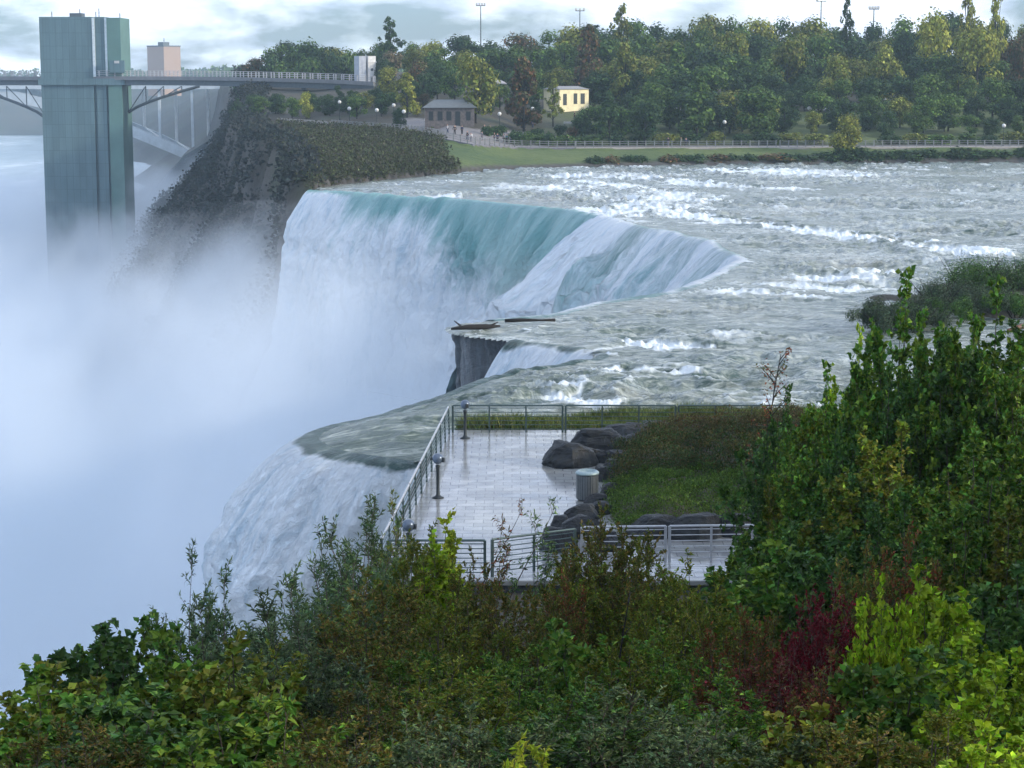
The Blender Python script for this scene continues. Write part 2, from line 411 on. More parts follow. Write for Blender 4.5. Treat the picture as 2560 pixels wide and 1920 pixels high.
def fall_sheet(name, lip, label, shelf=None, fixed=None, hug=None, white=None, depth=44, coef=.5, amp=1.0, seed=0, flip=1, dv=.28, spill=.9, deep=0, early=0, pillar=1.5):
    """a curtain of falling water: follows the lip, thrown outward as a parabola"""
    n = len(lip)
    T = np.gradient(smooth_path(lip, 14), axis=0); T /= np.hypot(T[:, 0], T[:, 1])[:, None]
    Nn = np.c_[T[:, 1], -T[:, 0]] * flip
    Nn = smooth_path(Nn, 16); Nn /= np.hypot(Nn[:, 0], Nn[:, 1])[:, None]
    if fixed is not None:
        fx = np.array(fixed) / np.hypot(*fixed); Nn = np.repeat(fx[None, :], n, 0)
    u = np.r_[0, np.cumsum(np.hypot(*np.diff(lip, axis=0).T))]
    # vertical parameter: arc-like
    smax = math.sqrt(depth / coef)
    ss = [-spill]; arc = [-spill]
    s = -spill
    while s < smax:
        ds = dv / math.sqrt(1 + (2 * coef * max(s, 0)) ** 2); s += ds; ss.append(s); arc.append(arc[-1] + dv)
    ss, arc = np.array(ss), np.array(arc); nv = len(ss)
    U = np.repeat(u[:, None], nv, 1); V = np.repeat(arc[None, :], n, 0); Sg = np.repeat(ss[None, :], n, 0)
    sh = np.zeros(n) if shelf is None else shelf(lip, u)
    # shelf: extra run outward with a gentle drop before the steep part
    run = sst(0, 6, V) * sh[:, None]
    drop = run * .52
    D = coef * np.clip(Sg, 0, None) ** 2 + drop
    # pillars and lumps
    big = fbm(U * .16, V * .018 + 3, oct=3, seed=seed + 1) - .5
    mid = fbm(U * .75, V * .075, oct=3, seed=seed + 2) - .5
    sm = fbm(U * 1.9, V * .5, oct=4, seed=seed + 3) - .5
    lump = fbm(U * .85, V * .26, oct=3, seed=seed + 6) - .5
    g = sst(-.2, 7, V) * amp
    rid = 1 - np.abs(2 * fbm(U * .45, V * .045, oct=3, seed=seed + 11) - 1)
    lump2 = fbm(U * 1.5, V * .5, oct=4, seed=seed + 12) - .5
    rough = sst(1.5, 9, V)
    def bil(fu, fv, sd_):
        r = 0; a = 1; t_ = 0
        for k_ in range(3):
            r = r + a * np.abs(2 * fbm(U * fu * 2 ** k_, V * fv * 2 ** k_, oct=2, seed=sd_ + k_) - 1); t_ += a; a *= .55
        return r / t_ * 2.2
    bl = bil(.9, .30, seed + 31); blr = bil(.8, .45, seed + 41)
    pil = 1 - np.abs(2 * fbm(U * .19, V * .012, oct=2, seed=seed + 21) - 1) * 1.8
    out = g * (big * 4.0 + pil * pillar + mid * 2.4 + sm * 1.2 + (rid - .5) * 1.3) + g * rough * (lump * 1.6 + lump2 * 1.4 + bl * .8) * (1 + .06 * sh[:, None])
    Sx = np.where(Sg > 0, Sg * (1 if hug is None else hug(u)[:, None]), Sg)
    X = lip[:, 0:1] + Nn[:, 0:1] * (Sx + run + out); Y = lip[:, 1:2] + Nn[:, 1:2] * (Sx + run + out)
    z0, fo = water_fields((lip[:, 0:1] + Nn[:, 0:1] * np.minimum(Sg, 0)).ravel(), (lip[:, 1:2] + Nn[:, 1:2] * np.minimum(Sg, 0)).ravel(),
                          np.minimum(Sg, 0).ravel())
    z0 = z0.reshape(X.shape); fo = fo.reshape(X.shape)
    Z = z0 * (1 - sst(0, 3, V)) - D + .06 * sst(-spill, 0, Sg) - .10 * (1 - sst(-spill, -spill * .4, Sg)) + g * (lump * 1.6 + lump2 * 1.3) * .35 * rough + sst(.2, 3.5, V) * sst(0, 3, sh)[:, None] * ((fbm(U * .4, V * .25, oct=4, seed=seed + 15) - .5) * 6.0 + blr * 1.0 - .3) * (1 - .6 * sst(14, 24, V))
    wt = white(lip, u, V, U) if white else np.ones_like(U)
    b = sst(-.3 - early, 1.5 - early, V); wt = wt * b + fo * .8 * (1 - b)
    me = mesh_np(name, np.c_[X.ravel(), Y.ravel(), Z.ravel()], grid_faces(n, nv), M_FALL, attrs={'white': wt.ravel(), 'deep': (deep * (1 - sst(1, 5, V))).ravel()}, uv=np.c_[U.ravel(), V.ravel()])
    o = obj(name, me); tag(o, label, 'waterfall', kind='structure'); return o
def px_of(lip): return 1280 + FPX * lip[:, 0] / (lip[:, 1] * CP + CAMZ * SP)
def whiteA(lip, u, V, U):
    p = px_of(lip)[:, None]
    top = .25 + .75 * (1 - sst(840, 960, p)) ; top = np.minimum(top, 1)
    top = top - .33 * sst(1150, 1420, p)
    reach = 6 + 12 * sst(950, 1450, p)                      # how far the green sheet lasts down the fall
    w = top + (1 - top) * sst(0, 1, V / reach) * .92
    return w + .55 * (fbm(U * .13, V * .02, oct=2, seed=9) - .5)
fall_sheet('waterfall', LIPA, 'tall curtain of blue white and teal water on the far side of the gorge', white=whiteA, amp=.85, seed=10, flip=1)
def shelfB(lip, u):
    p = px_of(lip); x = np.where(lip[:, 1] > 150, p, 3000)
    s = np.interp(x, [1480, 1500, 1550, 1600, 1660, 1800, 1850], [10.5, 11, 9.0, 4.2, .8, .2, 0], right=0)
    return s
def whiteB(lip, u, V, U):
    p = px_of(lip)[:, None]
    w = .92 + .8 * (fbm(U * .16, V * .03, oct=2, seed=19) - .5) - .5 * np.exp(-((p - 1610) / 40) ** 2)
    return w
IB = int(np.argmax(LIPB[:, 0])) + 3
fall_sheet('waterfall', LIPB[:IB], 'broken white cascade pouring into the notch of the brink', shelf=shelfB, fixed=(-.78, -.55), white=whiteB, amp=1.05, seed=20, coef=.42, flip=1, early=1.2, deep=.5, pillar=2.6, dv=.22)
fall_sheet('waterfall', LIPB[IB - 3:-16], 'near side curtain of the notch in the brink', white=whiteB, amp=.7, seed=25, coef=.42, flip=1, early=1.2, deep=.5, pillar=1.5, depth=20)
def whiteC(lip, u, V, U):
    return .28 + 1.3 * sst(-.4, 2.0, V + 3 * (fbm(U * .5, V * .2, oct=3, seed=39) - .5)) + .6 * (fbm(U * .3, V * .08, oct=2, seed=29) - .5)
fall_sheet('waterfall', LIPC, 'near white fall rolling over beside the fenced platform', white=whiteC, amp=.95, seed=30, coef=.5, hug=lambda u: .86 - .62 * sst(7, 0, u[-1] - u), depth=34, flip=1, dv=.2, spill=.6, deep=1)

# ---- rock wall behind the falls and under the platform
t = MT('wet_rock')
g = t.geo(); n = t.noise(.55, 8, .65, g, .3, mapscale=(1, 1, 1.9)); n2 = t.noise(2.6, 5, .6, g, mapscale=(1, 1, .25))
t.set(color=t.mix(t.ramp(n2, [(.4, 0.), (.7, .6)]), t.ramp(n, [(.3, (.018, .022, .028)), (.55, (.05, .06, .07)), (.75, (.10, .11, .12))]), (.10, .13, .15)),
      rough=t.ramp(n, [(.3, .25), (.7, .7)]))
t.bump(t.math('ADD', n, t.math('MULTIPLY', n2, .4)), 1, .5); M_ROCK = t.m
def rock_wall():
    path = np.vstack([LIP[::2], [(-3.6, 78), (-3.9, 70), (-4.2, 60), (-4.6, 54), (-7.5, 48), (-10, 40), (-12.5, 26), (-15, 8), (-19, -20)]])
    path = resample(path, .45)
    T = np.gradient(smooth_path(path, 6), axis=0); T /= np.hypot(T[:, 0], T[:, 1])[:, None]; Nn = np.c_[-T[:, 1], T[:, 0]]   # towards the gorge side
    zz = -np.r_[np.arange(.0, 12, .3), np.arange(12, 57, 1.5)]
    n, m = len(path), len(zz)
    X = np.repeat(path[:, 0:1], m, 1); Y = np.repeat(path[:, 1:2], m, 1); Z = np.repeat(zz[None, :], n, 0)
    u = np.r_[0, np.cumsum(np.hypot(*np.diff(path, axis=0).T))][:, None] + 0 * Z
    led = fbm(u * .35, Z * .9, oct=4, seed=77) - .5; blk = np.floor(fbm(u * .5, Z * .3, oct=2, seed=78) * 7) / 7 - .5
    off = .55 + 1.3 * (Y > 180) - (led * .8 + blk * 1.0) * np.clip(-Z, 0, 1) * np.where((Y > 104) & (Y < 126), .25, 1)
    X = X + Nn[:, 0:1] * off; Y = Y + Nn[:, 1:2] * off
    Z = Z - .22 - 1.3 * sst(106, 100, Y) * (Y > 79.5)
    me = mesh_np('gorge_cliff', np.c_[X.ravel(), Y.ravel(), Z.ravel()], grid_faces(n, m), M_ROCK)
    tag(obj('gorge_cliff', me), 'dark wet rock wall under the brink of the falls', 'cliff', kind='structure')
rock_wall()
# ------------------------------------------------------------------ far land, cliff and gorge
RIM = np.array([(-25.8, 250), (-27, 262), (-33, 300), (-42, 350), (-53, 400), (-58, 430), (-66, 520), (-82, 620), (-98, 710), (-118, 860), (-140, 1010), (-172, 1200), (-190, 1300)])
def rimx(y): return np.interp(y, RIM[:, 1], RIM[:, 0])
def shorey(x): return np.interp(x, SHORE[:, 0], SHORE[:, 1])
WALKL = [(694, 306, 5.2), (780, 312, 5.2), (880, 320, 5.0), (1000, 328, 4.8), (1080, 338, 4.5), (1112, 348, 4.2), (1180, 362, 3.4), (1290, 369, 2.5),
         (1400, 371, 2.3), (1700, 370, 2.3), (2100, 369, 2.3), (2560, 368, 2.3), (3400, 366, 2.3)]
WALK = np.array([at(x, y, z=z)[:] for x, y, z in WALKL])      # foot of the railing, promenade edge
def walky(x): return np.interp(x, WALK[:, 0], WALK[:, 1])
def walkz(x): return np.interp(x, WALK[:, 0], WALK[:, 2])
def land_z(x, y):
    s = y - shorey(x)
    wy = walky(x); wz = walkz(x); t = y - wy
    bank = -.5 + (wz + .3) * sst(-1.5, 1, s / np.maximum(wy - shorey(x), 3) * 6) * .35 + (wz + .3) * .65 * np.clip(s / np.maximum(wy - shorey(x), 3), 0, 1) 
    z = np.where(t < -.8, bank, wz)
    hill = np.interp(t, [0, 11, 30, 60, 110, 200, 300, 420], [0, 0, 1.6, 5.2, 8.0, 10.5, 6, 3])
    z = np.where(t > 0, wz + hill, z)
    z = np.where(s < -1, -2.0, z)
    return z
def near_z(x, y):
    z = land_z(x, y) + (fbm(x * .12, y * .12, oct=3, seed=3) - .5) * .5 * (y - walky(x) > 12)
    w = rimx(y) - x + (fbm(x * .07, y * .07, oct=3, seed=4) - .5) * 9
    w2 = w * np.interp(y, [540, 680], [1, 2.6]); drop = np.interp(w2, [-1, 0, 2.5, 14, 48, 80], [0, .3, 9.5, 23, 60, 66])
    tall = np.interp(y, [255, 330, 420], [1.8, 1.35, 1.0])      # steeper and barer next to the fall
    lump = (fbm(x * .09, y * .09, z * .1, oct=5, seed=6) - .5) * 9 * sst(0, 12, w)
    return np.where(w > -1, np.maximum(z - drop * tall, -62) + lump, z)
t = MT('land')
g = t.geo(); n = t.noise(.06, 6, .6, g); n2 = t.noise(.7, 5, .65, g)
scrub = t.ramp(n, [(.3, (.035, .038, .026)), (.5, (.055, .048, .034)), (.7, (.045, .060, .025))])
grass = t.ramp(t.math('ADD', t.math('MULTIPLY', n, .6), t.math('MULTIPLY', n2, .4)), [(.35, (.045, .085, .020)), (.65, (.11, .145, .035))])
rock = t.ramp(n2, [(.3, (.03, .03, .033)), (.7, (.09, .085, .085))])
kind = t.attr('surface')
sk = t.n('ShaderNodeSeparateXYZ'); t.l(kind.outputs['Vector'], sk.inputs[0])
c = t.mix(sk.outputs[0], scrub, grass); c = t.mix(sk.outputs[1], c, rock); c = t.mix(sk.outputs[2], c, (.20, .19, .19))
t.set(color=c, rough=.9); t.bump(n2, .8, .5); M_LAND = t.m
def build_near_land():
    xs = np.r_[np.arange(-190, -60, 3.0), np.arange(-60, 20, .9), np.arange(20, 190, 2.0), np.arange(190, 420, 10)]
    ys = np.r_[np.arange(252, 460, 1.1), np.arange(460, 700, 3.5), np.arange(700, 1250, 10)]
    Y, X = np.meshgrid(ys, xs, indexing='ij'); x, y = X.ravel(), Y.ravel()
    z = near_z(x, y); s = y - shorey(x); tt = y - walky(x); w = rimx(y) - x
    gr = sst(.5, 3, s) * (tt < 0) * sst(-31, -10, x - 0 * y) * (1 - sst(0, 2, w)) + .75 * (tt > 12) * (tt < 60) * sst(0, 20, x)
    path = ((tt > 0) & (tt < 9) & (w < -2)).astype(float)
    plaza = ((tt > 0) & (tt < 32) & (x > -22) & (x < 4)).astype(float)
    rk = np.maximum(.55 * sst(0, 4, w), (1 - sst(.8, 2.2, s)) * (s > -4) * .8)
    att = np.c_[np.clip(gr, 0, 1), rk, np.maximum(path, plaza)]
    # drop what lies in the river
    keepv = ((s > -5) | (w > -1.5)) & ((x > -24.5) | (y > 262.5 - .15 * (x + 26)))
    nr, nc = X.shape; k = keepv.reshape(nr, nc); kf = k[:-1, :-1] | k[1:, 1:]
    me = mesh_np('park_ground', np.c_[x, y, z], grid_faces(nr, nc, kf)[:, ::-1], M_LAND, attrs={'surface': att})
    tag(obj('park_ground', me), 'grassy bank and scrubby gorge slope across the river', 'ground', kind='structure')
build_near_land()

FAR = np.array([(-215, 1180), (-262, 1420), (-283, 1560), (-330, 1700), (-372, 1950), (-401, 2150), (-546, 2333), (-700, 2333), (-1100, 2250), (-1900, 1900), (-1900, 6000), (2500, 6000), (2500, 650), (-60, 650), (-150, 1000)])
def build_far_land():
    xs = np.r_[np.arange(-1900, -700, 30), np.arange(-700, 0, 9), np.arange(0, 2500, 60)]
    ys = np.r_[np.arange(1150, 2500, 12), np.arange(2500, 5600, 60)]
    Y, X = np.meshgrid(ys, xs, indexing='ij'); x, y = X.ravel(), Y.ravel()
    w = (fbm(x * .012, y * .012, oct=4, seed=14) - .5)
    d = pdist(np.vstack([FAR, FAR[:1]]), x, y) * np.where(inside(FAR, x, y), 1, -1) + w * 30
    z = np.interp(d, [-10, 0, 30, 75, 100, 160], [-58, -54, -34, -6, 4, 7]) + w * 12 * sst(0, 20, d)
    att = np.c_[0 * x, .2 * (1 - sst(70, 100, d)) * sst(.35, .6, fbm(x * .02, y * .02, z * .05, oct=3, seed=15)), 0 * x]
    nr, nc = X.shape
    k = (d > -14).reshape(nr, nc); kf = k[:-1, :-1] | k[1:, 1:]
    me = mesh_np('far_land', np.c_[x, y, z], grid_faces(nr, nc, kf)[:, ::-1], M_LAND, attrs={'surface': att})
    tag(obj('far_land', me), 'hazy far banks of the river gorge', 'ground', kind='structure')
build_far_land()
t = MT('gorge_river_water')
g = t.geo(); n = t.noise(.012, 5, .6, g, .6, mapscale=(1, .35, 1)); n2 = t.noise(.10, 6, .6, g, .4, mapscale=(1, .35, 1))
t.set(color=t.ramp(t.math('ADD', t.math('MULTIPLY', n, .65), t.math('MULTIPLY', n2, .35)), [(.36, (.17, .25, .28)), (.54, (.34, .42, .46)), (.62, (.65, .7, .75))]), rough=.35)
t.bump(n2, .4, 1.0)
V = np.array([(-3000, 40, -55), (200, 40, -55), (200, 6000, -55), (-3000, 6000, -55)], float)
gr = mesh_np('gorge_river', V, np.array([[0, 1, 2, 3]]), t.m)
tag(obj('gorge_river', gr), 'pale river at the bottom of the gorge', 'water', kind='structure')

# ------------------------------------------------------------------ near island ground, platform, planting bed
PZ = .70
def isl_z(x, y):
    base = np.interp(y, [-40, 0, 10, 20, 30, 40, 50, 55, 80, 86, 92], [14, 13.2, 9.4, 6.2, 3.2, 1.4, .45, .3, .25, -.6, -1.0])
    base = base + (fbm(x * .2, y * .2, oct=3, seed=90) - .5) * .7 * (y < 52)
    ex = np.interp(y, [-20, 8, 26, 40, 48, 54, 60, 78, 80.5, 82.6, 86], [-19, -15, -12.5, -10, -7.5, -4.9, -4.4, -3.9, -3.6, -2.6, 0])
    base = base - 30 * sst(.6, -6, x - ex) - .6 * sst(.9, .0, x - ex)
    return base
def build_island():
    xs = np.r_[np.arange(-20, 14, .3), np.arange(14, 130, 1.5)]; ys = np.arange(-40, 89, .5)
    Y, X = np.meshgrid(ys, xs, indexing='ij'); x, y = X.ravel(), Y.ravel()
    z = isl_z(x, y)
    att = np.c_[.5 * (y > 78) + 0 * x, 0 * x, 0 * x]
    ex = np.interp(y, [-20, 8, 26, 40, 48, 54, 60, 78, 80.5, 82.6, 86], [-19, -15, -12.5, -10, -7.5, -4.9, -4.4, -3.9, -3.6, -2.6, 0])
    k = (x > ex - 5).reshape(X.shape)
    nr, nc = X.shape
    me = mesh_np('island_ground', np.c_[x, y, z], grid_faces(nr, nc, k[:-1, :-1] & k[1:, 1:])[:, ::-1], M_LAND, attrs={'surface': att})
    tag(obj('island_ground', me), 'dark soil slope under the near bushes', 'ground', kind='structure')
build_island()
t = MT('wet_paving')
g = t.geo()
br = t.n('ShaderNodeTexBrick'); br.offset = .5; br.inputs['Scale'].default_value = 1.0; br.inputs['Brick Width'].default_value = .62
br.inputs['Row Height'].default_value = .5; br.inputs['Mortar Size'].default_value = .013; br.inputs['Mortar Smooth'].default_value = .3
br.inputs['Color1'].default_value = (.25, .265, .26, 1); br.inputs['Color2'].default_value = (.36, .375, .365, 1); br.inputs['Mortar'].default_value = (.17, .18, .18, 1)
t.l(g, br.inputs['Vector'])
n = t.noise(.8, 6, .6, g, .4); n2 = t.noise(7, 5, .6, g)
t.set(color=t.mix(t.ramp(n, [(.38, 0.0), (.62, .6)]), br.outputs[0], (.13, .135, .14)), rough=t.ramp(t.math('ADD', t.math('MULTIPLY', n, .8), t.math('MULTIPLY', n2, .25)), [(.38, .04), (.68, .22)]))
hb = t.math('SUBTRACT', t.math('MULTIPLY', n2, .15), br.outputs['Fac']); t.bump(hb, .6, .02)
M_PAVE = t.m
def prism(name, poly, z0, z1, mat, **k):
    m = MB(); n = len(poly)
    m.add([(x, y, z) for z in (z0, z1) for x, y in poly], [tuple(range(n))[::-1], tuple(range(n, 2 * n))] + [(i, (i + 1) % n, n + (i + 1) % n, n + i) for i in range(n)])
    return m.build(name, mat, bevel=k.get('bevel', 0))
plat = prism('paved_platform', [(-3.95, 55.6), (16, 55.6), (16, 80.1), (-2.75, 80.1)], PZ - .16, PZ, M_PAVE, bevel=.03)
tag(prism('retaining_wall', [(-3.85, 55.72), (15.9, 55.72), (15.9, 80.0), (-2.68, 80.0)], -4.0, PZ - .163, M_ROCK), 'dark stone wall carrying the front and brink sides of the platform', 'wall')
tag(plat, 'wet grey stone paving of the lookout platform', 'pavement', kind='structure')
M_KERB = simple('kerb_stone', (.22, .22, .22), .5, scale=3, bump=.01)

# ------------------------------------------------------------------ mist in the gorge and the air
def volume_mat(name, grad):
    m = bpy.data.materials.new(name); m.use_nodes = True; nt = m.node_tree; nt.nodes.clear()
    out = nt.nodes.new('ShaderNodeOutputMaterial'); pv = nt.nodes.new('ShaderNodeVolumePrincipled'); nt.links.new(pv.outputs[0], out.inputs['Volume'])
    return m, nt, pv
def build_mist():
    foot = [(-260, 30), (-14, 24), (-11, 38), (-5.5, 52), (-3.6, 60), (-3.2, 79), (-6, 82), (-5, 92), (2, 105), (0, 118), (16, 150), (20, 166), (11, 216), (-24, 262), (-34, 310), (-40, 350), (-60, 560), (-90, 700), (-420, 700), (-420, 300)]
    m = MB(); n = len(foot); m.add([(x, y, z) for z in (-54.5, 2.0) for x, y in foot], [tuple(range(n))[::-1], tuple(range(n, 2 * n))] + [(i, (i + 1) % n, n + (i + 1) % n, n + i) for i in range(n)])
    mat, nt, pv = volume_mat('mist', 0); N = nt.nodes.new; L = nt.links.new
    tc = N('ShaderNodeTexCoord'); sp = N('ShaderNodeSeparateXYZ'); L(tc.outputs['Object'], sp.inputs[0])
    def noise(sc, det, ms=(1, 1, 1), dist=0):
        mp = N('ShaderNodeMapping'); mp.inputs['Scale'].default_value = ms; L(tc.outputs['Object'], mp.inputs[0])
        x = N('ShaderNodeTexNoise'); x.inputs['Scale'].default_value = sc; x.inputs['Detail'].default_value = det; x.inputs['Distortion'].default_value = dist
        x.inputs['Roughness'].default_value = .55
        L(mp.outputs[0], x.inputs['Vector']); return x.outputs['Fac']
    def mth(op, a, b=None, clamp=False):
        x = N('ShaderNodeMath'); x.operation = op; x.use_clamp = clamp
        for i, v in enumerate((a, b)):
            if v is None: continue
            if hasattr(v, 'links'): L(v, x.inputs[i])
            else: x.inputs[i].default_value = v
        return x.outputs[0]
    n1 = noise(.022, 3, (1, .6, 1)); n2 = noise(.075, 4, (1, .8, .7), .6)
    def mrange(v, a, b, c, d, smooth=False):
        x = N('ShaderNodeMapRange'); x.clamp = True
        if smooth: x.interpolation_type = 'SMOOTHSTEP'
        L(v, x.inputs['Value'])
        for i, k in enumerate((a, b, c, d)): x.inputs[i + 1].default_value = k
        return x.outputs[0]
    # the top of the mist: higher close to the falls, lower far off
    top = mth('ADD', mrange(sp.outputs[1], 60, 360, -4.0, -15), mth('ADD', mrange(n1, .3, .7, -12, 8), mrange(n2, .3, .7, -8, 8)))
    top = mth('ADD', top, mth('MULTIPLY', mrange(sp.outputs[0], -62, -18, 0, 9, True), mth('MULTIPLY', mrange(sp.outputs[1], 130, 190, 0, 1, True), mrange(sp.outputs[1], 262, 330, 1, 0, True))))
    depth = mth('SUBTRACT', top, sp.outputs[2])
    lo = mrange(depth, -3, 17, 0, 1, True)
    near = mrange(sp.outputs[0], -40, 6, 1.0, .55)
    dens = mth('MULTIPLY', mth('MULTIPLY', mth('MULTIPLY', lo, mrange(n2, .35, .65, .45, 1.5)), MIST_D), near)
    L(dens, pv.inputs['Density'])
    pv.inputs['Color'].default_value = (.865, .925, .975, 1); pv.inputs['Anisotropy'].default_value = .1
    mat.cycles.volume_step_rate = MIST_STEP
    mat.cycles.homogeneous_volume = False
    o = m.build('mist', mat); tag(o, 'dense white spray filling the gorge below the falls', 'mist', kind='stuff')
MIST_D = .034; MIST_STEP = .12
build_mist()
def build_haze():
    m = MB().box(-1300, 1300, -60, 2600, -63, 54)
    mat, nt, pv = volume_mat('haze', 0)
    pv.inputs['Density'].default_value = .00017; pv.inputs['Color'].default_value = (.66, .86, 1.0, 1); pv.inputs['Anisotropy'].default_value = .0
    mat.cycles.homogeneous_volume = True
    tag(m.build('haze', mat), 'thin blue air between here and the far bank', 'haze', kind='stuff')
build_haze()
# ================================================================== VEGETATION
def leaf_mat(name, c1, c2, frac=.3, dark=.45, gloss=.55, trans=.22):
    t = MT(name)
    gi = t.n('ShaderNodeNewGeometry'); rnd = gi.outputs['Random Per Island']
    r2 = t.math('FRACT', t.math('MULTIPLY', rnd, 37.7))
    n = t.noise(.9, 3, .5, t.geo())
    sel = t.ramp(t.math('ADD', t.math('MULTIPLY', rnd, .5), t.math('MULTIPLY', n, .5)), [(max(.02, .62 - frac * .5), 0.0), (min(.98, .68 - frac * .4), 1.0)])
    oi = t.n('ShaderNodeObjectInfo')
    c = t.mix(sel, c1, c2)
    v = t.math('MULTIPLY', t.ramp(r2, [(0, dark), (.5, .9), (.94, 1.3), (1, 2.4)]), t.math('ADD', t.math('MULTIPLY', oi.outputs['Random'], .4), .8))  # random leaf tone; the brightest few carry painted gloss flecks
    c = t.mix(1.0, c, (1, 1, 1)) if False else c
    x = t.n('ShaderNodeVectorMath', operation='SCALE'); t.l(c, x.inputs[0]); t.l(v, x.inputs['Scale'])
    t.set(color=x.outputs[0], rough=gloss, spec=.18)
    tr = t.n('ShaderNodeBsdfTranslucent'); t.l(x.outputs[0], tr.inputs[0])
    mx = t.n('ShaderNodeMixShader'); mx.inputs[0].default_value = trans
    t.l(t.b.outputs[0], mx.inputs[1]); t.l(tr.outputs[0], mx.inputs[2]); t.l(mx.outputs[0], t.out.inputs[0])
    return t.m
LEAF = dict(
    green=leaf_mat('leaf_green', (.062, .165, .020), (.14, .22, .024), .3),
    dark=leaf_mat('leaf_dark_green', (.040, .110, .024), (.075, .150, .026), .3),
    olive=leaf_mat('leaf_olive', (.110, .180, .018), (.18, .18, .022), .3),
    brown=leaf_mat('leaf_brown_olive', (.095, .135, .022), (.17, .125, .028), .22),
    rust=leaf_mat('leaf_rust', (0.232, 0.072, 0.032), (0.116, 0.123, 0.029), .35),
    crimson=leaf_mat('leaf_crimson', (.17, .010, .022), (.10, .02, .02), .3),
    darkred=leaf_mat('leaf_dark_red', (0.160, 0.020, 0.026), (0.116, 0.072, 0.026), .3),
    lime=leaf_mat('leaf_lime', (.19, .36, .012), (.30, .40, .02), .4, dark=.5),
    yellow=leaf_mat('leaf_yellow', (0.435, 0.435, 0.043), (0.290, 0.377, 0.029), .4),
    grey=leaf_mat('leaf_grey_green', (.060, .115, .048), (.11, .15, .06), .4),
    willow=leaf_mat('leaf_willow', (0.058, 0.123, 0.051), (0.131, 0.203, 0.065), .35),
    islet=leaf_mat('leaf_islet', (.034, .066, .036), (.062, .088, .046), .4),
    far_dark=leaf_mat('far_leaf_dark', (.022, .060, .022), (.050, .095, .026), .35),
    far_green=leaf_mat('far_leaf_green', (.055, .120, .026), (.10, .165, .030), .35),
    far_olive=leaf_mat('far_leaf_olive', (.13, .18, .03), (.20, .21, .04), .4),
    far_yellow=leaf_mat('far_leaf_yellow', (.32, .32, .05), (.22, .26, .04), .4),
    far_rust=leaf_mat('far_leaf_rust', (.15, .080, .035), (.08, .09, .03), .4),
    far_tan=leaf_mat('far_leaf_tan', (.22, .16, .10), (.12, .12, .06), .4),
)
M_BARK = simple('bark', (.075, .06, .048), .9, scale=5, bump=.02)
M_BARKD = simple('dark_bark', (.014, .012, .011), .9, scale=5)
M_STEM = simple('pale_stem', (.16, .12, .11), .8, scale=5)

def leaves_mesh(name, P, D, L, Wd, rng, fold=.18, updir=None, upvec=None):
    """one folded quad per leaf"""
    n = len(P); D = D / np.linalg.norm(D, axis=1)[:, None]
    up = rng.normal(size=(n, 3)); up[:, 2] += 1.1 if updir is None else updir
    if upvec is not None: up = upvec
    side = np.cross(D, up); side /= (np.linalg.norm(side, axis=1)[:, None] + 1e-9)
    nor = np.cross(side, D)
    L = L[:, None]; Wd = Wd[:, None]
    a = P; m = P + D * L * .45 + nor * L * fold; c = P + D * L
    V = np.stack([a, m + side * Wd * .5, c, m - side * Wd * .5], 1).reshape(-1, 3)
    F = np.arange(4 * n).reshape(n, 4)
    return mesh_np(name, V, F, None, smooth=False)
PROTO = {}
def shrub_proto(key, seed, H, Rad, nst, leaf, wid, ntw=26, nlf=16, twig=.55, droop=.0, up=.5, low=.12, sparse=1.0, lean=0, wild=.12):
    rng = np.random.default_rng(seed)
    mb = MB(); P = []; D = []
    for k in range(nst):
        az = rng.uniform(0, 2 * math.pi); rr = Rad * math.sqrt(rng.uniform(0.02, 1)); h = H * (1 - .30 * (rr / Rad) ** 2) * rng.uniform(.84, 1.0)
        if k == 0: rr *= .2; h = H
        pts = []
        bend = rng.normal(size=2) * wild
        for j in range(9):
            t = j / 8; f = t ** 1.3
            pts.append(((math.cos(az) * rr * f + bend[0] * math.sin(t * 4) + lean * t * t) , (math.sin(az) * rr * f + bend[1] * math.sin(t * 5 + 1)), h * t))
        r0 = .012 + .010 * H * .5
        mb.tube(pts, [r0 * (1 - .85 * j / 8) for j in range(9)], 4)
        pts = np.array(pts)
        nt = int(ntw * rng.uniform(.8, 1.2))
        tt = low + (1 - low) * rng.random(nt) ** .85
        tt[:2] = (1.0, .97)
        for t in tt:
            q = np.array([np.interp(t * 8, range(9), pts[:, i]) for i in range(3)])
            a2 = rng.uniform(0, 2 * math.pi); d = np.array([math.cos(a2), math.sin(a2), up + rng.normal() * .25]); 
            if t > .94: d[2] += 1.5
            d /= np.linalg.norm(d); ln = twig * rng.uniform(.5, 1.15) * (1 - .35 * t)
            nl = max(3, int(nlf * rng.uniform(.7, 1.2) * sparse))
            s = np.sort(rng.random(nl)) * ln
            drp = np.array([0, 0, -1.0])
            p = q + d * s[:, None] + drp * (droop * (s[:, None] ** 2))
            sidev = rng.normal(size=(nl, 3)); sidev[:, 2] *= .6
            dd = d * .7 + sidev * .75; dd[:, 2] -= droop * 1.2
            P.append(p); D.append(dd)
            if ln > .3: mb.tube([tuple(q), tuple(q + d * ln * .5 + drp * droop * (ln * .5) ** 2), tuple(q + d * ln + drp * droop * ln ** 2)], [.006 + .004 * (1 - t), .005, .002], 3, cap=False)
    P = np.vstack(P); D = np.vstack(D); n = len(P)
    L = leaf * rng.uniform(.65, 1.25, n); Wd = L * wid
    crown = leaves_mesh(key + '_leaves', P, D, L, Wd, rng)
    PROTO[key] = dict(H=H, R=Rad, leaves=crown, wood=mb, n=n, woodme=None)
def compound_proto(key, seed, **k): shrub_proto(key, seed, **k)

